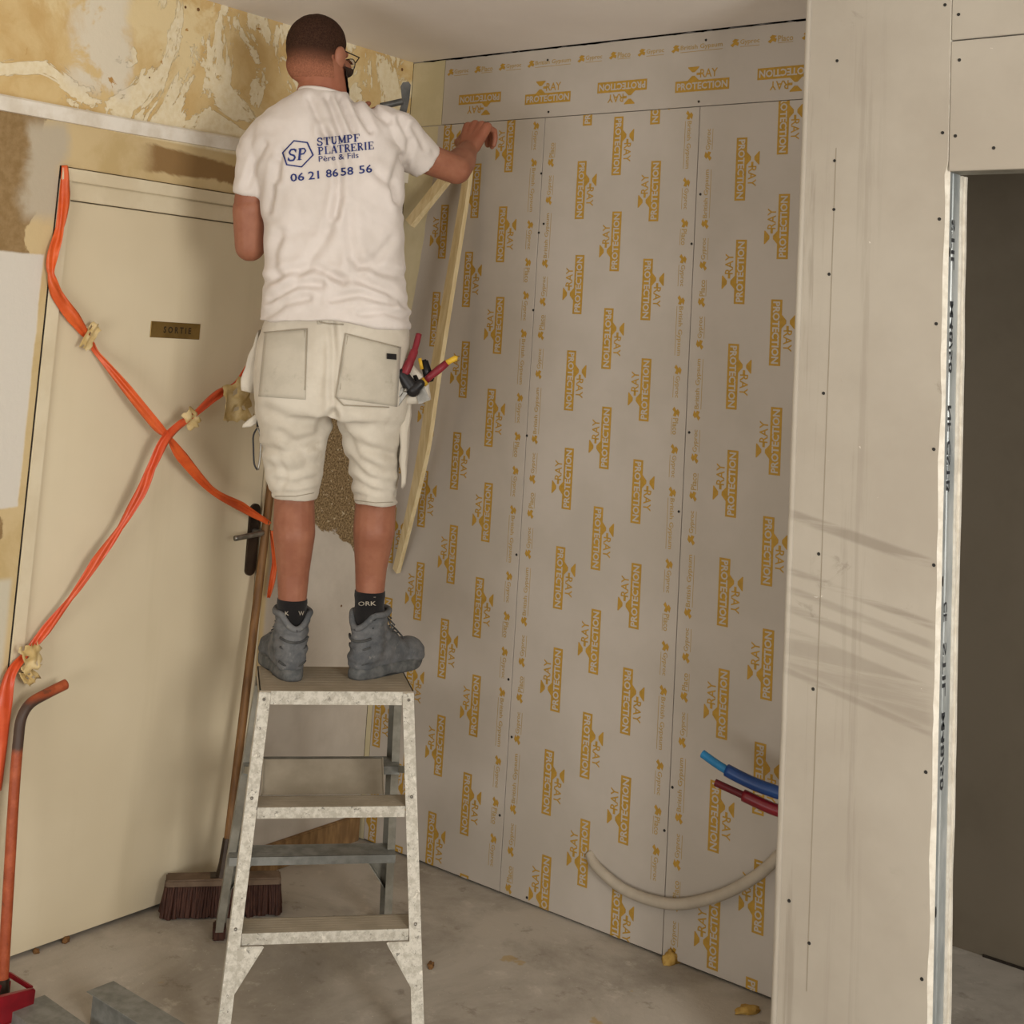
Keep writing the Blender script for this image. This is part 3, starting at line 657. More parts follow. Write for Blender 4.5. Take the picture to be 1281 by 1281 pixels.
# ------------------------------------------------------------------ bent orange bar, red tray, steel profiles
pts = [WL(82, 856, .07), WL(58, 868, .075), WL(38, 880, .085), WL(27, 898, .09), WL(23, 925, .095), WL(18, 985, .11)]
base = FL(2, 1252, .002); pts += [pts[-1].lerp(base, .4), pts[-1].lerp(base, .75), base]
root = empty('bent_bar', base, 'orange-painted steel bar with a bent worn top standing left of the door', 'bar')
S = spline(pts, 7); bm = bmesh.new(); tube(bm, [S[0] + (S[0] - S[1]) * .35] + S, [.008] + [.0142] * len(S), 14); bdone('bar_shaft', bm, M_bar, root, smooth=True)
bm = bmesh.new(); tube(bm, [base, base + (pts[-2] - base).normalized() * .05], [.02, .0165], 14); bdone('bar_foot', bm, M_iron, root)
xr = .27
poly = [(-90,1262),(0,1241),(40,1231),(42,1234),(38,1262),(30,1267),(8,1273),(-90,1296)]
P = [WL(u, v, xr) for u, v in poly]; mz = min(p.z for p in P); P = [p + UP * (.001 - mz) * (1 if p.z < .03 else 1) for p in P]
bm = bmesh.new(); prism(bm, P, (.012, 0, 0)); P2 = [p + Vector((.10, 0, 0)) for p in P]
bar(bm, P[2] + Vector((0, 0, -.003)), P[2] + Vector((-.10, .0, -.003)), (0, 0, 1), .012, .008)
prism(bm, [P[0], P[7], P[7] + Vector((-.1, 0, 0)), P[0] + Vector((-.1, 0, 0))], (0, .006, 0))
pz = min(p.z for p in P); abox(bm, (xr - .1, P[0].y, pz), (xr + .012, P[4].y, pz + .006)); abox(bm, (xr - .1, P[0].y, pz), (xr - .092, P[4].y, pz + .045))
bmesh.ops.bevel(bm, geom=[e for e in bm.edges if e.calc_length() > .02], offset=.002, segments=2, affect='EDGES')
o = done('plastic_tray', bm, M_red, None); tag(o, 'glossy red plastic tray on the floor in front of the bent bar', 'tray')
def profile(a, b, wd, ht_, mat, label, open_side, z0=.0):
    a = Vector(a); b = Vector(b); t = (b - a).normalized(); s = Vector((t.y, -t.x, 0)) * open_side; k = .0012
    P = [(wd*.3,0),(wd*.75,0),(wd*.75,ht_-k*2),(wd,ht_-k*2),(wd,ht_),(0,ht_),(0,ht_-k*2),(wd*.3,ht_-k*2)] if ht_ > .03 else [(0,0),(wd,0),(wd,ht_),(wd-k,ht_),(wd-k,k),(k,k),(k,ht_),(0,ht_)][::-1]
    bm = bmesh.new(); rings(bm, [[Q + s * x_ + UP * (z_ + z0) for x_, z_ in P] for Q in (a, b)]); o = done('steel_profile', bm, mat)
    tag(o, label, 'steel profile', 'steel profiles lying on the floor'); return o
ZT = .085
A1 = FL(104, 1241, ZT); A2 = FL(142, 1227, ZT); dr = (FL(217, 1272, ZT) - A2).normalized(); wd = (A1 - A2).length
A2.z = 0; dr.z = 0
s_ = Vector((dr.y, -dr.x, 0)); sg_ = 1 if (A1 - A2).dot(s_) > 0 else -1
profile(A2, A2 + dr * .9, wd * .9, ZT, M_galvd, 'dusty steel channel on its side on the floor between the red tray and ladder', sg_)
A3 = FL(56, 1243, .03); d3 = (FL(110, 1281, .03) - A3).normalized(); A3.z = 0; d3.z = 0
sq3 = Vector((d3.y, -d3.x, 0)); sg3 = 1 if (FL(12, 1281, 0) - A3).dot(sq3) > 0 else -1
bm = bmesh.new(); rings(bm, [[Q + sq3 * sg3 * x_ + UP * z_ for x_, z_ in ((0,0),(0,.027),(.1,.027),(.1,0),(.0985,0),(.0985,.0255),(.0015,.0255),(.0015,0))] for Q in (A3, A3 + d3 * .7)])
o = done('steel_profile', bm, M_galvd); tag(o, 'low steel track lying open side down just right of the red tray', 'steel profile', 'steel profiles lying on the floor')
# ------------------------------------------------------------------ wooden laths
def lath(pts, n, label, group=None, th=.016):
    S = spline([WR(u, v, f) for u, v, f, w_ in pts], n); bm = bmesh.new(); R = []; m = len(S) - 1
    for i, p in enumerate(S):
        k = i / m * (len(pts) - 1); a = int(min(k, len(pts) - 2)); t = k - a; wd = pts[a][3] * (1 - t) + pts[a+1][3] * t
        T = (S[min(i+1, m)] - S[max(i-1, 0)]).normalized(); s = T.cross(Vector((-.25, -1, 0))).normalized(); q = T.cross(s)
        R.append([p + s * (x_ * wd / 2) + q * (y_ * th / 2) for x_, y_ in ((-1,-1),(1,-1),(1,1),(-1,1))])
    rings(bm, R); o = done('wooden_lath', bm, M_wood); tag(o, label, 'lath', 'pale wooden laths at the printed wall'); return o
lath([(590,178,.05,.036),(583,235,.06,.038),(571,310,.09,.042),(556,400,.12,.046),(543,480,.13,.050),(531,560,.12,.052),(514,640,.07,.036),(496,714,.012,.028)], 6, 'long bowed pale wooden lath leaning on the printed wall below the raised hand')
lath([(513,280,.10,.040),(548,236,.07,.044),(580,196,.05,.044)], 5, 'short pale wooden lath slanting behind the raised forearm', th=.022)
# ------------------------------------------------------------------ pipes in the niche
def pipes(name, label, pts, r1, r2, m1, m2, cut):
    S = spline([WR(u, v, f) for u, v, f in pts], 8); S.append(Vector((XP - .001, S[-1].y, S[-1].z - .01)))
    root = empty(name, S[-1], label, 'pipe', 'water pipes sticking out of the niche side')
    bm = bmesh.new(); tube(bm, S[:cut + 3], r1, 14); bdone('inner_pipe', bm, m1, root, smooth=False)
    bm = bmesh.new(); tube(bm, S[cut:], r2, 14); bdone('corrugated_sleeve', bm, m2, root, smooth=True)
pipes('water_pipe', 'blue plastic water pipe with lighter inner end above the red pipe', [(879,943,.22),(905,961,.22),(940,979,.21),(975,992,.20),(1010,1003,.19)], .011, .0165, M_blueL, M_blueP, 9)
pipes('water_pipe', 'red plastic water pipe with dark inner end under the blue pipe', [(895,979,.22),(930,995,.21),(965,1011,.20),(1000,1022,.19)], .0095, .0155, M_redD, M_redP, 8)
S = spline([WR(738,1068,-.004), WR(748,1086,.012), WR(785,1115,.02), WR(840,1131,.022), WR(895,1122,.03), WR(940,1100,.05), WR(970,1075,.07), WR(1000,1045,.08)], 8); S.append(Vector((XP - .001, S[-1].y, S[-1].z + .05)))
bm = bmesh.new(); tube(bm, S, .0155, 14); o = done('conduit', bm, M_cream, None, True); tag(o, 'cream conduit sagging in an arc across the foot of the printed wall', 'conduit')
# ------------------------------------------------------------------ debris
def blob(c, r, mat, label, cat, seed, fl=.45, name='debris'):
    bm = bmesh.new(); bmesh.ops.create_icosphere(bm, subdivisions=3, radius=1)
    for v in bm.verts:
        k = 1 + .45 * mnoise.noise(v.co * 1.7 + Vector((seed, 0, 0))) + .2 * mnoise.noise(v.co * 5 + Vector((seed, 0, 0))); v.co = v.co * k
        v.co = Vector((v.co.x * r[0], v.co.y * r[1], max(v.co.z, -.35) * r[2] + .35 * r[2]))
    o = done(name, bm, mat, None, True); o.location = c; o.rotation_euler = (0, 0, seed); tag(o, label, cat); return o
blob(FL(842,1203) + Vector((0, -.012, 0)), (.030, .016, .024), M_foam, 'yellow foam blob at the foot of the printed wall under the conduit', 'foam', 1.2, name='foam_blob')
blob(FL(948,1266) + Vector((-.02, -.02, 0)), (.035, .02, .012), M_foam, 'pale foam scrap on the floor beside the partition foot', 'foam', 4.2, name='foam_scrap')
blob(FL(539,1209), (.018, .009, .008), M_crumb, 'small orange-brown scrap on the floor right of the ladder', 'debris', 2.2, name='floor_scrap')
random.seed(11)
blob(FL(80,1177) + Vector((.01, 0, 0)), (.012, .008, .012), M_crumb, 'brown crumb at the door foot nearer the broom head', 'debris', 1.9, name='crumb')
blob(FL(45,1192), (.010, .008, .008), M_crumb, 'brown crumb at the door foot nearer the bent bar', 'debris', 3.3, name='crumb')
# ------------------------------------------------------------------ the worker
man = empty('person', FL(405, 850, HPZ), 'person in white t-shirt and dusty white shorts standing on the stepladder, working in the corner', 'person')
bm = bmesh.new()
hl = FL(366, 853, HPZ); hr_ = FL(441, 850, HPZ)
def rotz(v, a): return Vector((v.x * math.cos(a) - v.y * math.sin(a), v.x * math.sin(a) + v.y * math.cos(a), v.z))
dl = rotz(HD, .38); drr = rotz(HD, -.58)
hl = hl + dl * .002; hr_ = hr_ + drr * .0
anl = hl + dl * .055 + UP * .10; anr = hr_ + drr * .055 + UP * .10
fof = lambda P: (P - CAM).dot(HD) - DM
fl_, fr_ = fof(anl), fof(anr)
# trunk
pel = M(412, 462, 0); che = M(418, 210, .0)
capsule(bm, M(411, 470, .0), M(414, 400, .0), .115, .10, 1.2, HR); capsule(bm, M(414, 400, .0), M(416, 230, .0), .095, .10, 1.35, HR)
capsule(bm, M(345, 182, 0), M(470, 168, .01), .050, .050); capsule(bm, M(408, 150, .0), M(403, 92, .01), .066, .064)
capsule(bm, M(398, 135, .01), M(400, 120, .01), .08, .068)
# legs
kl = M(368, 628, fl_ * .6 + .02); kr = M(470, 628, fr_ * .6 + .02)
capsule(bm, M(368, 480, .0), kl, .078, .054); capsule(bm, M(462, 480, .0), kr, .078, .054)
capsule(bm, kl, M(368, 668, fl_ * .7 - .012), .0555, .0575); capsule(bm, M(368, 668, fl_ * .7 - .012), M(367, 715, fl_ * .85), .0575, .044); capsule(bm, M(367, 715, fl_ * .85), anl, .044, .032)
capsule(bm, kr, M(468, 664, fr_ * .7 - .012), .0565, .058); capsule(bm, M(468, 664, fr_ * .7 - .012), M(464, 712, fr_ * .85), .058, .044); capsule(bm, M(464, 712, fr_ * .85), anr, .044, .032)
# left arm: upper arm down, forearm forward and up to the corner
el = M(313, 308, .03)
capsule(bm, M(333, 188, .0), M(312, 250, .005), .036, .043); capsule(bm, M(312, 262, .008), el, .0475, .043)
wl_ = M(420, 186, .21); fa = M(352, 262, .12)
capsule(bm, el, fa, .042, .044); capsule(bm, fa, wl_, .044, .029)
hl0 = M(450, 155, .27)
# right arm
er = M(571, 212, .16); wr = M(585, 188, .33)
capsule(bm, M(482, 175, .01), M(530, 197, .09), .042, .045); capsule(bm, M(530, 197, .09), er, .045, .044)
mid = er.lerp(wr, .4); capsule(bm, er, mid, .044, .045); capsule(bm, mid, wr, .045, .030)
# hands: palm + five bent fingers
def hand(wrist, fwd, up, thumb_side, curl, spread=1., scale=1.):
    fwd = fwd.normalized(); n = (up - fwd * up.dot(fwd)).normalized(); s = fwd.cross(n).normalized() * thumb_side; k = scale; out = []   # n = back of hand, s = towards the thumb
    for i, x_ in enumerate((.030, .010, -.011, -.030)):
        a = wrist + s * x_ * .55 * k + fwd * .012; b = wrist + fwd * (.088 - .006 * abs(i - 1.2)) * k + s * x_ * k
        capsule(bm, a, b, .0165 * k, .0135 * k, n=10)
        L3 = ((.043, .026, .021), (.047, .030, .022), (.043, .028, .021), (.034, .021, .018))[i]; r = (.0102, .0104, .0098, .0086)[i] * k
        d = (fwd + s * (.10 - .08 * i) * spread).normalized(); p = b; c = 0
        for j, l in enumerate(L3):
            c += curl[i][j]; dd = (d * math.cos(c) - n * math.sin(c)).normalized(); e = p + dd * l * k
            capsule(bm, p, e, r * (1 - .06 * j), r * (.94 - .06 * j), n=10); p = e
        out.append(p)
    a = wrist + fwd * .02 * k + s * .022 * k - n * .006; b = a + (fwd * .6 + s * .75 - n * .35).normalized() * .042 * k; c = b + (fwd * .95 + s * .25 - n * .45).normalized() * .034 * k; d = c + (fwd * 1. - s * .15 - n * .5).normalized() * .028 * k
    capsule(bm, a, b, .0165 * k, .0135 * k, n=10); capsule(bm, b, c, .0128 * k, .0112 * k, n=10); capsule(bm, c, d, .0112 * k, .0095 * k, n=10); return out
fr_dir = (M(601, 150, .385) - wr)
rf = hand(wr, fr_dir, (-HD * .85 + UP * .35 + HR * -.5), -1, ((.8,.9,.5),(.95,1.,.5),(1.05,1.,.5),(1.15,1.,.5)), 1.2, 1.2)
hand(wl_, M(482, 122, .26) - wl_, (-HD * .7 - HR * .1 + UP * .6), -1, ((.05,.1,.1),(.1,.25,.2),(.35,.5,.3),(.5,.6,.3)), 1., 1.08)
# head, turned to the right
HA = -.50; HF = rotz(HD, HA); HS = Vector((HF.y, -HF.x, 0)); HU = (UP + HF * .05).normalized()
hc = M(398, 66, .03)
HM = Matrix((HS, HF, HU)).transposed()
def hp(x_, y_, z_): return hc + HM @ Vector((x_, y_, z_))
ell(bm, hp(0, -.012, .012), HM, (.077, .096, .092)); ell(bm, hp(0, .022, -.045), HM, (.062, .072, .075)); ell(bm, hp(0, -.045, -.04), HM, (.060, .055, .06))
capsule(bm, hp(0, .062, -.085), hp(0, .03, -.09), .028, .04); capsule(bm, hp(0, .094, -.005), hp(0, .112, -.040), .008, .013); capsule(bm, hp(-.03, .082, .012), hp(.03, .082, .012), .014, .014)
capsule(bm, hp(-.022, .092, -.068), hp(.022, .092, -.068), .007, .007); capsule(bm, hp(-.018, .09, -.078), hp(.018, .09, -.078), .007, .007)
for s in (-1, 1): ell(bm, hp(s * .05, .06, -.035), HM, (.02, .03, .025))
me = remesh(bm, .0042, 4)
body = link('body', me, M_skin, man); body.matrix_parent_inverse = man.matrix_world.inverted()
def adopt(o, par=None): o.parent = par or man; o.matrix_parent_inverse = (par or man).matrix_world.inverted(); return o
def mk(name, me, mat, par=None): o = link(name, me, mat); return adopt(o, par) if par is None or par.type == 'EMPTY' else (setattr(o, 'parent', par), o)[1]
def mkb(name, bm, mat, par=None, smooth=True):
    o = done(name, bm, mat, None, smooth)
    if par is None or par.parent is None: adopt(o, man)
    else: o.parent = par; o.matrix_parent_inverse = par.matrix_world.inverted()
    return o
bpy.context.view_layer.update()
# ears
for s in (-1, 1):
    bm = bmesh.new(); em = HM @ Matrix.Rotation(-s * .35, 3, 'Z')
    ell(bm, hp(s * .082, -.004, -.018), em, (.0075, .019, .032)); ell(bm, hp(s * .0835, -.010, -.012), em, (.009, .016, .024)); ell(bm, hp(s * .079, .004, -.04), em, (.008, .010, .012))
    mk('ear', remesh(bm, .0025, 2), M_skin)
# hair: short on top fading into the skin
a = Mat('cropped_brown_hair', .85, 0, .1); nt = a.nt; a.pos(); nz = a.noise(240, 3, .7, 0)
n = nt.nodes.new('ShaderNodeAttribute'); n.attribute_name = 'fade'; fd = X(nt, n.outputs['Fac'])
c = a.mix(nz.st(.35,.65), rgb(46,30,22), rgb(68,46,34)); f2 = (fd + (nz - .5) * .25)
a.col(a.mix(f2.st(.15, .85), a.mix(nz.st(.3,.7), rgb(156,102,78), rgb(132,86,66)), c)); a.bump(nz, .002, .8); M_hair = a.m
hi = HM.inverted()
def shell(test, off, thick, nzs):
    b_ = bmesh.new(); b_.from_mesh(body.data); L_ = {v: hi @ (v.co - hc) for v in b_.verts}; nm = {v: v.normal.copy() for v in b_.verts}
    bmesh.ops.delete(b_, geom=[f for f in b_.faces if not all(test(L_[v]) for v in f.verts)], context='FACES')
    bmesh.ops.delete(b_, geom=[v for v in b_.verts if not v.link_faces], context='VERTS')
    bmesh.ops.smooth_vert(b_, verts=[v for v in b_.verts if v.is_boundary], factor=.5, use_axis_x=True, use_axis_y=True, use_axis_z=True)
    for v in b_.verts: v.co += nm[v] * (off(L_[v]) + mnoise.noise(L_[v] * 60) * nzs)
    return b_
def hline(q):
    if abs(q.x) > .12 or q.y < -.16 or q.z > .2: return 9
    if q.y < -.028: return -.088
    if q.y < .03: return -.02 + (q.y + .028) * .35
    return .0 + (q.y - .03) * 1.5
bm = shell(lambda q: abs(q.x) < .13 and abs(q.y) < .15 and q.z > hline(q), lambda q: .0008 + .005 * max(0, min(1, (q.z + .0) / .07)), 0, .0010)
hv = [max(0., min(1., ((hi @ (v.co - hc)).z + .086 - max(0, (hi @ (v.co - hc)).y) * .3) / .105)) for v in bm.verts]
hair = mkb('hair', bm, M_hair); at = hair.data.attributes.new('fade', 'FLOAT', 'POINT')
for i, v in enumerate(hv): at.data[i].value = v
bm = shell(lambda q: abs(q.x) < .09 and q.y > .012 and -.135 < q.z < -.034 + max(0, .05 - q.y) * .2 and not (abs(q.x) < .026 and q.z > -.085 and q.y > .07), lambda q: .0065, 0, .003)
seen = set(); isl = []
for v in bm.verts:
    if v in seen: continue
    st_k = [v]; comp = []; seen.add(v)
    while st_k:
        c_ = st_k.pop(); comp.append(c_)
        for e in c_.link_edges:
            o_ = e.other_vert(c_)
            if o_ not in seen: seen.add(o_); st_k.append(o_)
    isl.append(comp)
isl.sort(key=len)
for comp in isl[:-1]: bmesh.ops.delete(bm, geom=comp, context='VERTS')
M_beard = speck('dark_beard', rgb(36,24,18), rgb(58,40,30), 90, .85, bump=.002); mkb('beard', bm, M_beard)
# eyes and glasses
for s in (-1, 1):
    bm = bmesh.new(); ell(bm, hp(s * .031, .073, -.012), HM, (.012, .012, .012), 16, 12); mkb('eye', bm, speck('eye_white', (.8,.78,.74), (.7,.68,.66)) if s < 0 else bpy.data.materials['eye_white'])
bm = bmesh.new()
gl = empty('tmp', (0,0,0), 'x y z w', 'x'); bpy.data.objects.remove(gl)
for s in (-1, 1):
    tube(bm, [hp(s * .036 + .026 * math.cos(a), .108 - .010 * abs(math.cos(a)), -.018 + .022 * math.sin(a)) for a in [2 * math.pi * i / 24 for i in range(25)]], .0013, 8, False)
    tube(bm, [hp(s * .062, .100, -.010), hp(s * .080, .09, .002), hp(s * .085, .01, .003), hp(s * .084, -.012, -.004), hp(s * .082, -.022, -.022)], .0018, 8)
tube(bm, [hp(-.010, .110, -.012), hp(0, .113, -.008), hp(.010, .110, -.012)], .0015, 8)
gls = mkb('glasses', bm, M_black)
for s in (-1, 1):
    bm = bmesh.new(); c_ = [hp(s * .036 + .0255 * math.cos(a), .1075 - .010 * abs(math.cos(a)), -.018 + .0215 * math.sin(a)) for a in [2 * math.pi * i / 24 for i in range(24)]]
    prism(bm, c_, HF * .001); mkb('lens', bm, M_glass, gls, False)
# finger ring
bm = bmesh.new(); 
# ---------------- t-shirt
def loft(bm, rows, ex=2.5, n=48):
    R = []
    for v, uL, uR, fc, hd in rows:
        c = M((uL + uR) / 2, v, fc); hw = (M(uR, v, fc) - M(uL, v, fc)).length / 2; r = []
        for k in range(n):
            a = 2 * math.pi * k / n; ca, sa = math.cos(a), math.sin(a)
            x_ = math.copysign(abs(ca) ** (2 / ex), ca) * hw; y_ = math.copysign(abs(sa) ** (2 / ex), sa) * hd
            r.append(c + HR * x_ + HD * y_)
        R.append(r)
    rings(bm, R)
bm.free(); bm = bmesh.new()
loft(bm, [(117,377,433,.0,.066),(122,368,441,.0,.075),(130,352,458,.0,.088),(142,334,478,.0,.10),(160,318,494,.0,.115),(185,312,500,.0,.125),(215,318,503,.0,.130),(250,326,505,.0,.130),(290,331,507,.0,.130),
          (330,333,509,.0,.132),(365,331,511,.0,.138),(390,328,513,.0,.145),(407,326,514,.0,.150)], 2.4)
capsule(bm, M(338, 168, .0), M(322, 190, .0), .062, .062); capsule(bm, M(477, 158, .01), M(494, 168, .02), .062, .062)
def sleeve(a, b, ra, rb, flare):
    a = Vector(a); b = Vector(b); t = (b - a).normalized(); s = t.orthogonal().normalized(); q = t.cross(s); R = []
    for i in range(9):
        k = i / 8; r = ra + (rb - ra) * k + flare * max(0, k - .8) * .5; R.append([a.lerp(b, k) + (s * math.cos(2*math.pi*j/28) + q * math.sin(2*math.pi*j/28)) * r for j in range(28)])
    rings(bm, R)
sleeve(M(327, 178, .0), M(311, 246, .005), .064, .0475, .008)
sleeve(M(490, 164, .02), M(533, 203, .10), .064, .054, .008)
sm = remesh(bm, .0055, 6)
def creases(me, lines, dx=0, dy=0, amp=1., nz=(0,), shift=None):
    segs = []
    for pts_, wd, am in lines:
        for a, b in zip(pts_, pts_[1:]): segs.append((a[0], a[1], b[0] - a[0], b[1] - a[1], wd, am))
    D_ = []
    for v in me.vertices:
        P = v.co.copy(); nrm = v.normal.copy(); d = 0
        d += mnoise.noise(Vector((P.dot(HR) * 9, P.z * 4, P.dot(HD) * 6))) * nz[0]
        q2 = Vector((P.dot(HR) * 16 + P.z * 9, P.z * 15 - P.dot(HR) * 4, P.dot(HD) * 9)); d += (abs(mnoise.noise(q2)) - .25) * nz[1]
        if nrm.dot(HD) < .15:
            u, w_ = px(P); best = {}
            for ax, ay, bx, by, wd, am in segs:
                if abs(u - ax - bx / 2) > abs(bx) / 2 + wd * 4 or abs(w_ - ay - by / 2) > abs(by) / 2 + wd * 4: continue
                L2 = bx * bx + by * by; t = max(0, min(1, ((u - ax) * bx + (w_ - ay) * by) / L2)); ds = math.hypot(u - ax - bx * t, w_ - ay - by * t) / wd
                ky = (am, wd); best[ky] = min(best.get(ky, 9), ds)
            for (am, wd), ds in best.items(): d += -am * math.exp(-ds * ds) * amp + am * .45 * amp * math.exp(-(ds - 2.1) ** 2 / 1.3)
        D_.append(nrm * max(-.017, min(.013, d)))
    for v, q_ in zip(me.vertices, D_): v.co += q_
    b_ = bmesh.new(); b_.from_mesh(me)
    for _ in range(1): bmesh.ops.smooth_vert(b_, verts=b_.verts, factor=.5, use_axis_x=True, use_axis_y=True, use_axis_z=True)
    b_.to_mesh(me); b_.free()
    for p in me.polygons: p.use_smooth = True
sh_cr = [([(410,123),(418,143),(427,168),(431,190)],3.2,.008),([(424,122),(435,145),(443,164)],3.0,.0081),([(440,121),(452,143),(464,163)],3.1,.0082),([(388,125),(398,148),(410,170)],3.3,.006),([(458,125),(474,142),(486,152)],2.9,.006),
         ([(404,165),(418,185),(424,205),(424,235),(420,270)],4.0,.0083),([(425,250),(405,300),(372,345)],5.0,.0055),([(436,262),(440,310),(452,345)],5.2,.005),
         ([(345,205),(340,235),(336,262)],3.4,.007),([(352,190),(348,225)],3.5,.0062),([(330,180),(318,205),(310,232)],3.7,.0055),
         ([(335,352),(362,338),(396,334),(430,352)],4.1,.0072),([(338,375),(370,356),(402,356)],3.8,.0074),([(332,396),(356,378),(385,372)],3.9,.0066),([(418,345),(452,352),(486,366),(507,382)],4.2,.0073),
         ([(415,375),(450,368),(490,380)],3.45,.0064),([(440,325),(470,338),(504,345)],4.3,.006),([(470,215),(492,235),(503,262)],4.4,.005),([(500,195),(492,225),(496,250)],3.65,.0068),([(350,290),(342,320),(345,345)],4.5,.005),
         ([(490,300),(470,325),(440,338)],4.6,.0055),([(500,150),(512,175),(508,205)],3.15,.006),([(515,160),(530,185)],3.05,.005),([(450,395),(480,390),(510,398)],3.35,.005),([(345,300),(380,285),(410,290)],5.5,.004)]
sh_cr = [(a_, b_ * 1.15, c_ * 1.6) for a_, b_, c_ in sh_cr]
creases(sm, sh_cr, amp=.85, nz=(.010, .006))
# wavy hem and mean level
for v in sm.vertices:
    u, w_ = px(v.co)
    if w_ > 380: v.co.z += .012 * math.exp(-((u - 420) / 34) ** 2) * min(1, (w_ - 380) / 20)
sm.update()
shirt = link('t_shirt', sm, M_shirt); adopt(shirt)
def bvh_of(me): return BVHTree.FromPolygons([v.co.copy() for v in me.vertices], [tuple(p.vertices) for p in me.polygons])
SB = bvh_of(sm)
def hit(bv, u, v, off=.002):
    d = ray(u, v).normalized(); h = bv.ray_cast(CAM, d)
    if h[0] is None: return None
    return h[0] - d * off
# collar
bm = bmesh.new(); cp = []
cc = M(404, 119, .0)
for k in range(33):
    a = 2 * math.pi * k / 32; cp.append(cc + HR * .066 * math.cos(a) + HD * .068 * math.sin(a) + UP * (.006 * -math.sin(a) - .006 * math.cos(a)))
tube(bm, cp, .0062, 8, False); mkb('collar', bm, M_shirt, shirt)
# hem bands
# printed logo on the back, following the cloth
def strokes(chars, x0, hgt, wdt, gap, slant=0.):
    """serif capitals as strokes in text space -> list of quads"""
    G = {'S': [([(.85,.78),(.7,.97),(.3,.97),(.15,.75),(.3,.56),(.7,.44),(.85,.25),(.7,.03),(.3,.03),(.12,.22)], .15), ([(.87,.68),(.87,.95)], .06), ([(.1,.05),(.1,.32)], .06)],
         'T': [([(.5,0),(.5,1)], .2), ([(.02,.96),(.98,.96)], .08), ([(.04,.74),(.04,.98)], .06), ([(.96,.74),(.96,.98)], .06), ([(.28,.03),(.72,.03)], .06)],
         'U': [([(.22,1),(.22,.3),(.36,.05),(.62,.04),(.78,.3)], .17), ([(.79,.28),(.79,1)], .09), ([(.02,.97),(.42,.97)], .06), ([(.62,.97),(.98,.97)], .06)],
         'M': [([(.16,0),(.16,1)], .08), ([(.16,1),(.5,.1)], .2), ([(.5,.1),(.86,1)], .09), ([(.86,1),(.86,0)], .2), ([(.0,.03),(.32,.03)], .06), ([(.68,.03),(1.04,.03)], .06), ([(.0,.97),(.24,.97)], .06), ([(.8,.97),(1.02,.97)], .06)],
         'P': [([(.24,0),(.24,1)], .2), ([(.24,.96),(.66,.95),(.86,.74),(.66,.5),(.24,.48)], .12), ([(.02,.03),(.5,.03)], .06), ([(.02,.97),(.3,.97)], .06)],
         'F': [([(.24,0),(.24,1)], .2), ([(.02,.96),(.9,.96)], .08), ([(.24,.5),(.66,.5)], .08), ([(.9,.72),(.9,.98)], .07), ([(.66,.38),(.66,.62)], .06), ([(.02,.03),(.5,.03)], .06)],
         'L': [([(.24,0),(.24,1)], .2), ([(.02,.04),(.92,.04)], .08), ([(.92,.0),(.92,.28)], .07), ([(.02,.97),(.5,.97)], .06)],
         'A': [([(.12,0),(.5,1)], .08), ([(.5,1),(.86,0)], .2), ([(.24,.34),(.74,.34)], .07), ([(-.02,.03),(.28,.03)], .06), ([(.66,.03),(1.04,.03)], .06)],
         'R': [([(.24,0),(.24,1)], .2), ([(.24,.96),(.64,.95),(.82,.74),(.64,.52),(.24,.5)], .12), ([(.5,.5),(.92,.02)], .18), ([(.02,.03),(.48,.03)], .06), ([(.02,.97),(.3,.97)], .06)],
         'E': [([(.24,0),(.24,1)], .2), ([(.02,.96),(.88,.96)], .08), ([(.24,.5),(.66,.5)], .08), ([(.02,.04),(.92,.04)], .08), ([(.88,.74),(.88,.98)], .07), ([(.92,.0),(.92,.28)], .07), ([(.66,.38),(.66,.62)], .06)],
         'I': [([(.5,0),(.5,1)], .2), ([(.22,.03),(.78,.03)], .06), ([(.22,.97),(.78,.97)], .06)]}
    out = []; x_ = x0
    for ch in chars:
        wk = wdt * (.6 if ch == 'I' else 1.25 if ch == 'M' else 1.)
        for pts_, t in G[ch]:
            for a, b in [((a0[0]+(b0[0]-a0[0])*k_/4, a0[1]+(b0[1]-a0[1])*k_/4), (a0[0]+(b0[0]-a0[0])*(k_+1)/4, a0[1]+(b0[1]-a0[1])*(k_+1)/4)) for a0, b0 in zip(pts_, pts_[1:]) for k_ in range(4)]:
                A = Vector((x_ + (a[0] + slant * a[1]) * wk, a[1] * hgt)); B = Vector((x_ + (b[0] + slant * b[1]) * wk, b[1] * hgt)); dd = (B - A).normalized(); nn = Vector((-dd.y, dd.x)) * t * wdt * .62
                out.append([A - nn - dd * .02 * wdt, B - nn + dd * .02 * wdt, B + nn + dd * .02 * wdt, A + nn - dd * .02 * wdt])
        x_ += wk + gap
    return out
bmp = bmesh.new()
def addtri(polys, org, ex, ey):                                   # polys in 2D text px space; dropped on the cloth
    for q in polys:
        vs = []
        for p in q:
            u = org[0] + ex[0] * p[0] + ey[0] * p[1]; v = org[1] + ex[1] * p[0] + ey[1] * p[1]; h = hit(SB, u, v, .0030)
            if h is None: return
            vs.append(bmp.verts.new(h))
        try: bmp.faces.new(vs)
        except ValueError: pass
def addfont(s, org, w_, h_, ex, ey, bold):
    vs, fs = text2d(s, bold); addtri([[(vs[i][0] * w_, vs[i][1] * h_) for i in f] for f in fs], org, ex, ey)
ang = -.105; ex = (math.cos(ang), math.sin(ang)); ey = (math.sin(ang) * .6, -math.cos(ang))
addtri(strokes('STUMPF', 0, 9.6, 8.0, .9), (396.5, 182.5), ex, ey)
addtri(strokes('PLATRERIE', 0, 9.6, 7.5, .75), (398, 193.8), ex, ey)
addfont('Père & Fils', (399, 202.6), 50, 7.2, ex, ey, .0)
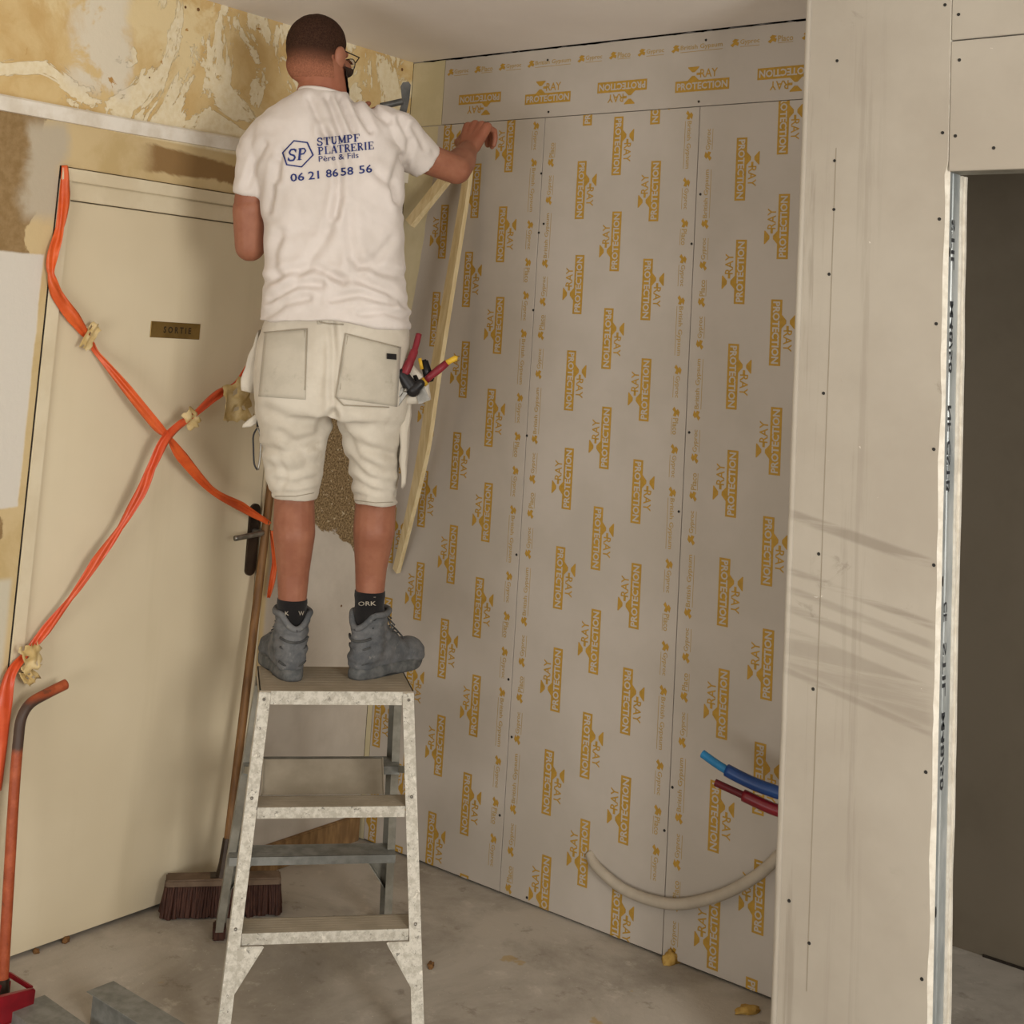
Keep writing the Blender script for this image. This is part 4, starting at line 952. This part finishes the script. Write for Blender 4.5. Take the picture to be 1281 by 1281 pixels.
for s, x_, w_ in (('06', 363.5, 17.5), ('21', 386, 13.5), ('86', 408, 15.5), ('58', 426.5, 16), ('56', 449.5, 16.5)):
    ax = x_ - 363.5; addfont(s, (x_, 227.6 - ax * .118), w_, 10.2, ex, ey, .012)
hexp = [(352.5,191),(367.5,175.2),(385,177.6),(392.6,194),(377.5,209.6),(358,206.8)]
for i in range(6):
    a = Vector(hexp[i]); b = Vector(hexp[(i+1) % 6]); cx_ = Vector((372.3, 192.5)); m_ = 6
    for j in range(m_):
        p, q_ = a.lerp(b, j / m_), a.lerp(b, (j + 1) / m_); pi, qi = p + (cx_ - p) * .10, q_ + (cx_ - q_) * .10
        addtri([[(p.x, p.y), (q_.x, q_.y), (qi.x, qi.y), (pi.x, pi.y)]], (0, 0), (1, 0), (0, 1))
addtri(strokes('SP', 0, 14.5, 11.5, 1.0, .22), (359, 201.8), ex, ey)
bmesh.ops.recalc_face_normals(bmp, faces=bmp.faces); mkb('back_print', bmp, M_blue, shirt, False)
# ---------------- shorts
bm = bmesh.new()
loft(bm, [(396,334,510,.0,.125),(415,328,513,.0,.135),(440,321,514,.0,.142),(470,317,514,-.004,.148),(500,318,513,-.006,.146),(522,322,508,-.004,.135)], 2.4)
def leg(rows, n=36):
    R = []
    for v, uL, uR, fc, hd in rows:
        c = M((uL + uR) / 2, v, fc); hw = (M(uR, v, fc) - M(uL, v, fc)).length / 2
        R.append([c + HR * math.cos(2*math.pi*k/n) * hw + HD * math.sin(2*math.pi*k/n) * hd for k in range(n)])
    rings(bm, R)
fk = fl_ * .5; fk2 = fr_ * .5
leg([(490,318,414,0,.125),(515,320,417,0,.120),(540,324,412,fk*.3,.110),(560,327,409,fk*.5,.104),(580,331,406,fk*.7,.098),(600,335,402,fk*.85,.090),(615,338,399,fk*.95,.083),(624,340,397,fk,.080)])
leg([(490,416,512,0,.125),(515,417,509,0,.120),(540,424,504,fk2*.3,.112),(560,430,501,fk2*.5,.106),(580,434,500,fk2*.7,.100),(600,438,499,fk2*.85,.093),(620,441,497,fk2*.95,.085),(631,443,496,fk2,.081)])
hm = remesh(bm, .006, 6)
so_cr = [([(416,400),(417,440),(416,480),(418,522)],3.0,.008),([(417,515),(395,545),(362,556)],4.0,.0075),([(417,520),(398,530),(365,525),(335,512)],5.0,.0065),([(330,560),(360,566),(395,556)],3.6,.007),
         ([(420,520),(432,545),(455,560),(490,568)],4.1,.0075),([(430,545),(450,575),(480,592)],3.7,.007),([(436,575),(460,598),(492,606)],3.9,.0068),([(340,585),(365,592),(398,580)],4.3,.005),([(345,600),(370,605),(395,598)],3.3,.005),
         ([(440,600),(465,614),(494,618)],3.4,.006),([(425,500),(450,512),(480,513)],3.8,.004),([(338,616),(370,617),(397,612)],1.8,.003),([(443,618),(470,625),(496,624)],1.9,.003),
         ([(352,540),(372,556),(385,575)],4.4,.0055),([(415,410),(425,460),(430,490)],4.5,.005),([(408,410),(404,455),(398,495)],4.6,.005),([(350,575),(358,595),(352,610)],3.1,.004),([(498,560),(499,590),(497,622)],2.4,.005)]
so_cr = [(a_, b_ * 1.2, c_ * 1.3) for a_, b_, c_ in so_cr]
creases(hm, so_cr, amp=.85, nz=(.008, .005)); hm.update()
shorts = link('shorts', hm, M_shorts); adopt(shorts); HB = bvh_of(hm)
def patch(name, bv, quad, mat, parent, nu=14, nv=14, off=.003, th=.002, puff=0.):
    bm = bmesh.new(); A, B, C_, D = [Vector(q_) for q_ in quad]; V = []
    for i in range(nu + 1):
        r = []
        for j in range(nv + 1):
            s, t = i / nu, j / nv; p = A.lerp(B, s).lerp(D.lerp(C_, s), t); h = hit(bv, p.x, p.y, off + puff * math.sin(math.pi * s) ** .5 * math.sin(math.pi * min(1, t * 1.0)) ** .5)
            r.append(bm.verts.new(h) if h else None)
        V.append(r)
    for i in range(nu):
        for j in range(nv):
            q_ = [V[i][j], V[i][j+1], V[i+1][j+1], V[i+1][j]]
            if all(q_): bm.faces.new(q_)
    bmesh.ops.recalc_face_normals(bm, faces=bm.faces); bmesh.ops.solidify(bm, geom=bm.faces[:], thickness=th); return mkb(name, bm, mat, parent)
def seam(bv, pts_, parent, r=.0012, mat=None, name='stitching'):
    bm = bmesh.new(); P = []
    for a, b in zip(pts_, pts_[1:]):
        for k in range(8): t = k / 8; P.append(hit(bv, a[0] + (b[0]-a[0])*t, a[1] + (b[1]-a[1])*t, .0035))
    P = [p for p in P if p]; tube(bm, P, r, 6); return mkb(name, bm, mat or M_seam, parent)
p1 = patch('back_pocket', HB, [(331,415),(384,411),(382,500),(323,496)], M_pocket, shorts, puff=.006)
p2 = patch('back_pocket', HB, [(432,417),(502,434),(497,509),(420,498)], M_pocket, shorts, puff=.006)
PB1 = HB
seam(HB, [(330,416),(384,411),(381,499)], shorts, .0016); seam(HB, [(381,413),(378,498)], shorts, .001); seam(HB, [(501,435),(432,417),(420,497),(430,507),(495,510)], shorts, .0016); seam(HB, [(435,420),(424,497)], shorts, .001)
seam(HB, [(340,621),(370,621),(396,616)], shorts, .001); seam(HB, [(444,626),(470,629),(495,628)], shorts, .001)
patch('belt_loop', HB, [(397,398),(402,398),(402,405),(397,405)], M_pocket, shorts, 2, 3, .004, .002)
seam(HB, [(398,397),(400,403),(412,405),(432,406)], shorts, .0018)
lb = bmesh.new()
L4 = [hit(HB, u, v, .012) for u, v in ((484,442),(496,443),(496,450),(484,449))]; prism(lb, L4, HD * .003); mkb('pocket_label', lb, M_black, shorts, False)
# holster pockets hanging at the hips and side flaps
def slab(name, poly, f, th, mat, parent, seed=0):
    bm = bmesh.new(); P = [M(u, v, f) for u, v in poly]; c_ = sum(P, Vector()) / len(P); R = []
    for k, dep in ((.80, -.5), (.97, -.35), (1., 0), (.97, .35), (.80, .5)): R.append([c_ + (p - c_) * k + HD * dep * th for p in P])
    rings(bm, R)
    bmesh.ops.subdivide_edges(bm, edges=bm.edges[:], cuts=2, use_grid_fill=True)
    for v in bm.verts: v.co += Vector((mnoise.noise(v.co * 22 + Vector((seed, 0, 0))), mnoise.noise(v.co * 22 + Vector((0, seed, 0))), 0)) * .006
    return mkb(name, bm, mat, parent)
slab('holster_pocket', [(324,412),(318,432),(309,452),(303,475),(304,489),(316,492),(326,470)], -.01, .05, M_shorts, shorts, 1)
slab('pocket_flap', [(327,513),(318,520),(305,531),(304,535),(314,534),(328,526)], -.02, .02, M_shorts, shorts, 2)
slab('holster_pocket', [(500,418),(511,420),(516,440),(513,470),(514,520),(511,560),(507,606),(502,612),(500,560),(498,500)], .0, .07, M_shorts, shorts, 3)
slab('tool_pouch', [(509,448),(522,462),(536,478),(538,500),(528,505),(510,506),(500,490),(500,460)], -.03, .05, M_shorts, shorts, 4)
# ---------------- socks and boots
def sock(kp, ap, top, bot, txt, label, r0, r1):
    bm = bmesh.new(); n_ = 12; R = []
    for i in range(n_ + 1):
        k = i / n_; c_ = top.lerp(bot, k); r = (r0 + (r1 - r0) * k) + .0012 * math.sin(k * 22); R.append([c_ + HR * r * math.cos(a) + HD * r * 1.08 * math.sin(a) for a in [2 * math.pi * j / 32 for j in range(32)]])
    rings(bm, R, cap=True); s = mkb('sock', bm, M_sock); s_me = s.data; bv = bvh_of(s_me)
    global bmp, SB; SB = bv
    for t_, u, v, w_, h_ in txt:
        bmp = bmesh.new(); addfont(t_, (u, v), w_, h_, (1, -.02), (0, -1), .01)
        bmesh.ops.recalc_face_normals(bmp, faces=bmp.faces); mkb('sock_lettering', bmp, M_socktxt, s, False)
ax_l = M(367, 715, fl_ * .85); ax_r = M(464, 712, fr_ * .85)
def onaxis(a, b, v):
    lo, hi_ = 0., 1.
    for _ in range(20):
        m_ = (lo + hi_) / 2
        if px(a.lerp(b, m_))[1] < v: lo = m_
        else: hi_ = m_
    return a.lerp(b, lo)
sock(kl, anl, onaxis(ax_l, anl, 749), anl - UP * .03, [('W', 373.5, 770, 7, 5.5), ('K', 356.5, 770, 5, 5)], '', .0405, .038)
sock(kr, anr, onaxis(ax_r, anr, 739), anr - UP * .03, [('ORK', 448, 758, 22.5, 5.4), ('I', 467.5, 747.5, 2.6, 7)], '', .042, .038)
def boot(heel, fdir, label, seed):
    fx = Vector((fdir.y, -fdir.x, 0)); B3 = Matrix((fx, fdir, UP)).transposed(); T = lambda x_, y_, z_: heel + B3 @ Vector((x_, y_, z_)); bm = bmesh.new(); I3 = B3
    ell(bm, T(0, .042, .055), I3, (.041, .048, .05)); capsule(bm, T(0, .06, .055), T(.003, .18, .048), .042, .043); ell(bm, T(.004, .225, .042), I3, (.050, .062, .040)); ell(bm, T(.004, .225, .03), I3, (.052, .066, .022))
    capsule(bm, T(0, .10, .10), T(0, .17, .06), .04, .036)
    capsule(bm, T(0, .058, .07), T(0, .058, .172), .046, .0465, 1.22, fdir, 28)
    me = remesh(bm, .0045, 3); bi = B3.inverted()
    for v in me.vertices:
        q_ = bi @ (v.co - heel); zc = .170
        if q_.y < .058: zc = .134 + .036 * min(1, (q_.x / .038) ** 2)
        else: zc = .170 + (q_.y - .058) * .12
        if q_.z > zc: q_.z = zc
        q_.z = max(q_.z, .012)
        d = .0016 * math.sin(q_.z * 260 + q_.x * 20) * (1 if q_.y < .09 else .3) + mnoise.noise(q_ * 35 + Vector((seed, 0, 0))) * .004
        v.co = heel + B3 @ q_ + v.normal * d
    me.update(); bt = link('boot', me, M_boot); adopt(bt)
    bm = bmesh.new(); R = []
    for z_, k in ((.0, .97), (.006, 1.), (.020, 1.), (.030, .96)):
        r = []
        for i in range(40):
            a = 2 * math.pi * i / 40; y_ = .142 - .148 * math.cos(a); w2 = .043 + .014 * math.exp(-((y_ - .215) / .06) ** 2) ; x_ = w2 * math.sin(a) ** 1 if True else 0
            x_ = math.copysign(abs(math.sin(a)) ** .62, math.sin(a)) * w2
            r.append(T(x_ * k + .002, .142 + (y_ - .142) * k, z_ + (.006 if (z_ == 0 and .085 < y_ < .12) else 0) + max(0, y_ - .24) * .15))
        R.append(r)
    rings(bm, R); mkb('sole', bm, M_sole, bt)
    bm = bmesh.new(); cp = []
    for k in range(37):
        a = 2 * math.pi * k / 36; x_ = .047 * math.sin(a); y_ = .058 - .056 * math.cos(a); cp.append(T(x_, y_, .134 + .036 * min(1, (x_ / .038) ** 2) if y_ < .058 else .170 + (y_ - .058) * .12))
    tube(bm, cp, .0085, 10, False); mkb('padded_collar', bm, M_boot, bt)
    for z_, wz, rr in ((.112, .030, .0035), (.088, .036, .003), (.050, .046, .0035)):
        bm = bmesh.new(); tube(bm, [T((.049 if z_ > .09 else .046) * math.sin(a), .053 - (.052 if z_ > .09 else .050) * math.cos(a), z_ - .012 * math.cos(a * 1.6)) for a in [(-.9 + 1.8 * i / 16) for i in range(17)]], rr, 8); mkb('heel_seam', bm, M_bootd, bt)
    bm = bmesh.new()
    for k in range(6):
        y_ = .115 + k * .017 if k < 3 else .150 + (k - 3) * .016; z_ = .158 - k * .020 if k < 3 else .118 - (k - 3) * .012
        tube(bm, [T(-.030, y_, z_ - .008), T(0, y_ + .010, z_ + .003), T(.030, y_, z_ - .008)], .0022, 8)
    tube(bm, [T(.034, .09, .16), T(.052, .085, .14), T(.050, .10, .12)], .002, 8); mkb('laces', bm, M_bootd, bt)
boot(hl, dl, 'left', 1); boot(hr_, drr, 'right', 5)
# ------------------------------------------------------------------ tools
def tdone(name, bm, mat, root, smooth=True): local(bm, root); return done(name, bm, mat, root, smooth)
c0 = M(512, 480, -.075)
sn = empty('tin_snips', c0, 'tin snips with a red handle and silver jaws hanging from the right hip pouch', 'snips', 'hand tools in the right hip pouch')
bm = bmesh.new(); S = spline([M(524,418,-.04), M(519,437,-.055), M(513,452,-.07), M(506,468,-.078)], 6); tube(bm, S, [.0085] * 7 + [.0115] * 6 + [.013] * 6, 12); tdone('handle', bm, M_gripred, sn)
bm = bmesh.new(); capsule(bm, M(503,468,-.078), M(517,488,-.08), .016, .019, .7, HD); capsule(bm, M(517,488,-.08), M(526,480,-.08), .016, .012); tdone('grip_body', bm, M_black, sn)
bm = bmesh.new(); bar(bm, M(505,486,-.082), M(482,516,-.085), HR + UP * .3, .012, .005, .35); bar(bm, M(508,490,-.08), M(490,519,-.083), HR + UP * .3, .013, .005, .35); bmesh.ops.bevel(bm, geom=bm.edges[:], offset=.001, segments=1, affect='EDGES'); tdone('jaw', bm, M_steel, sn, False)
bm = bmesh.new(); bmesh.ops.create_uvsphere(bm, u_segments=12, v_segments=8, radius=.006, matrix=Matrix.Translation(M(507,488,-.09))); tdone('pivot', bm, M_steel, sn)
sd = empty('screwdriver', M(535,474,-.06), 'dark red screwdriver with a yellow tip pointing out of the right hip pouch', 'screwdriver', 'hand tools in the right hip pouch')
bm = bmesh.new(); tube(bm, [M(533,476,-.06), M(538,471,-.06), M(548,463,-.06), M(559,454,-.06)], [.010,.0095,.011,.0095], 12); tdone('handle', bm, M_gripred, sd)
bm = bmesh.new(); tube(bm, [M(559,454,-.06), M(563,451.5,-.06), M(570,448,-.06), M(572,446,-.06)], [.009,.0075,.0085,.003], 10); tdone('tip', bm, M_yel, sd)
bm = bmesh.new(); tube(bm, [M(529,479,-.06), M(533,476,-.06)], [.0125,.0115], 10); tube(bm, [M(529,479,-.06), M(519,490,-.05)], .004, 8); tdone('collar', bm, M_yel, sd)
ck = empty('utility_knife', M(532,462,-.05), 'black and yellow knife tucked behind the red handle in the right hip pouch', 'knife', 'hand tools in the right hip pouch')
bm = bmesh.new(); bar(bm, M(538,478,-.045), M(530,450,-.045), HR, .028, .014, .75); bmesh.ops.bevel(bm, geom=bm.edges[:], offset=.004, segments=2, affect='EDGES'); tdone('knife_body', bm, M_black, ck)
bm = bmesh.new(); bar(bm, M(528,462,-.047), M(525,448,-.047), HR, .009, .016); tdone('slider', bm, M_yel, ck)
pk = empty('putty_knife', M(530,495,-.05), 'small silver putty knife blade showing at the bottom of the right hip pouch', 'putty knife', 'hand tools in the right hip pouch')
bm = bmesh.new(); bar(bm, M(524,482,-.062), M(531,503,-.062), HR, .024, .002, 1.35); tdone('blade', bm, M_steel, pk, False)
bm = bmesh.new(); tube(bm, [M(524,484,-.06), M(519,470,-.05)], .007, 10); tdone('handle', bm, M_black, pk)
cl = empty('spring_clip', M(321,530,-.03), 'black and silver clip hanging under the left pocket flap', 'clip')
bm = bmesh.new(); tube(bm, [M(323,520,-.03), M(322.5,534,-.03)], .004, 8); tube(bm, spline([M(322,535,-.03), M(317,545,-.03), M(317,560,-.03), M(318,580,-.03), M(322,588,-.03)], 4), .0024, 8); tdone('clip_body', bm, M_black, cl)
bm = bmesh.new(); tube(bm, spline([M(322,535,-.035), M(326,547,-.035), M(325.5,570,-.035), M(323,588,-.035)], 4), .0026, 8); tdone('clip_gate', bm, M_steel, cl)
# taping knife in the far hand
tk = empty('taping_knife', M(498,127,.30), 'grey taping knife held up into the wall corner beside the head', 'taping knife')
bm = bmesh.new(); S = spline([M(476,133,.285), M(490,130,.29), M(503,127,.30)], 7); tube(bm, S, .0105, 12); tdone('handle', bm, M_grey, tk)
bm = bmesh.new(); prism(bm, [M(u, v, .31) for u, v in ((499,140),(503,127),(501,108),(504,103),(511,102),(514,106),(512,125),(507,148))], HD * .003); tdone('blade', bm, M_grey, tk, False)
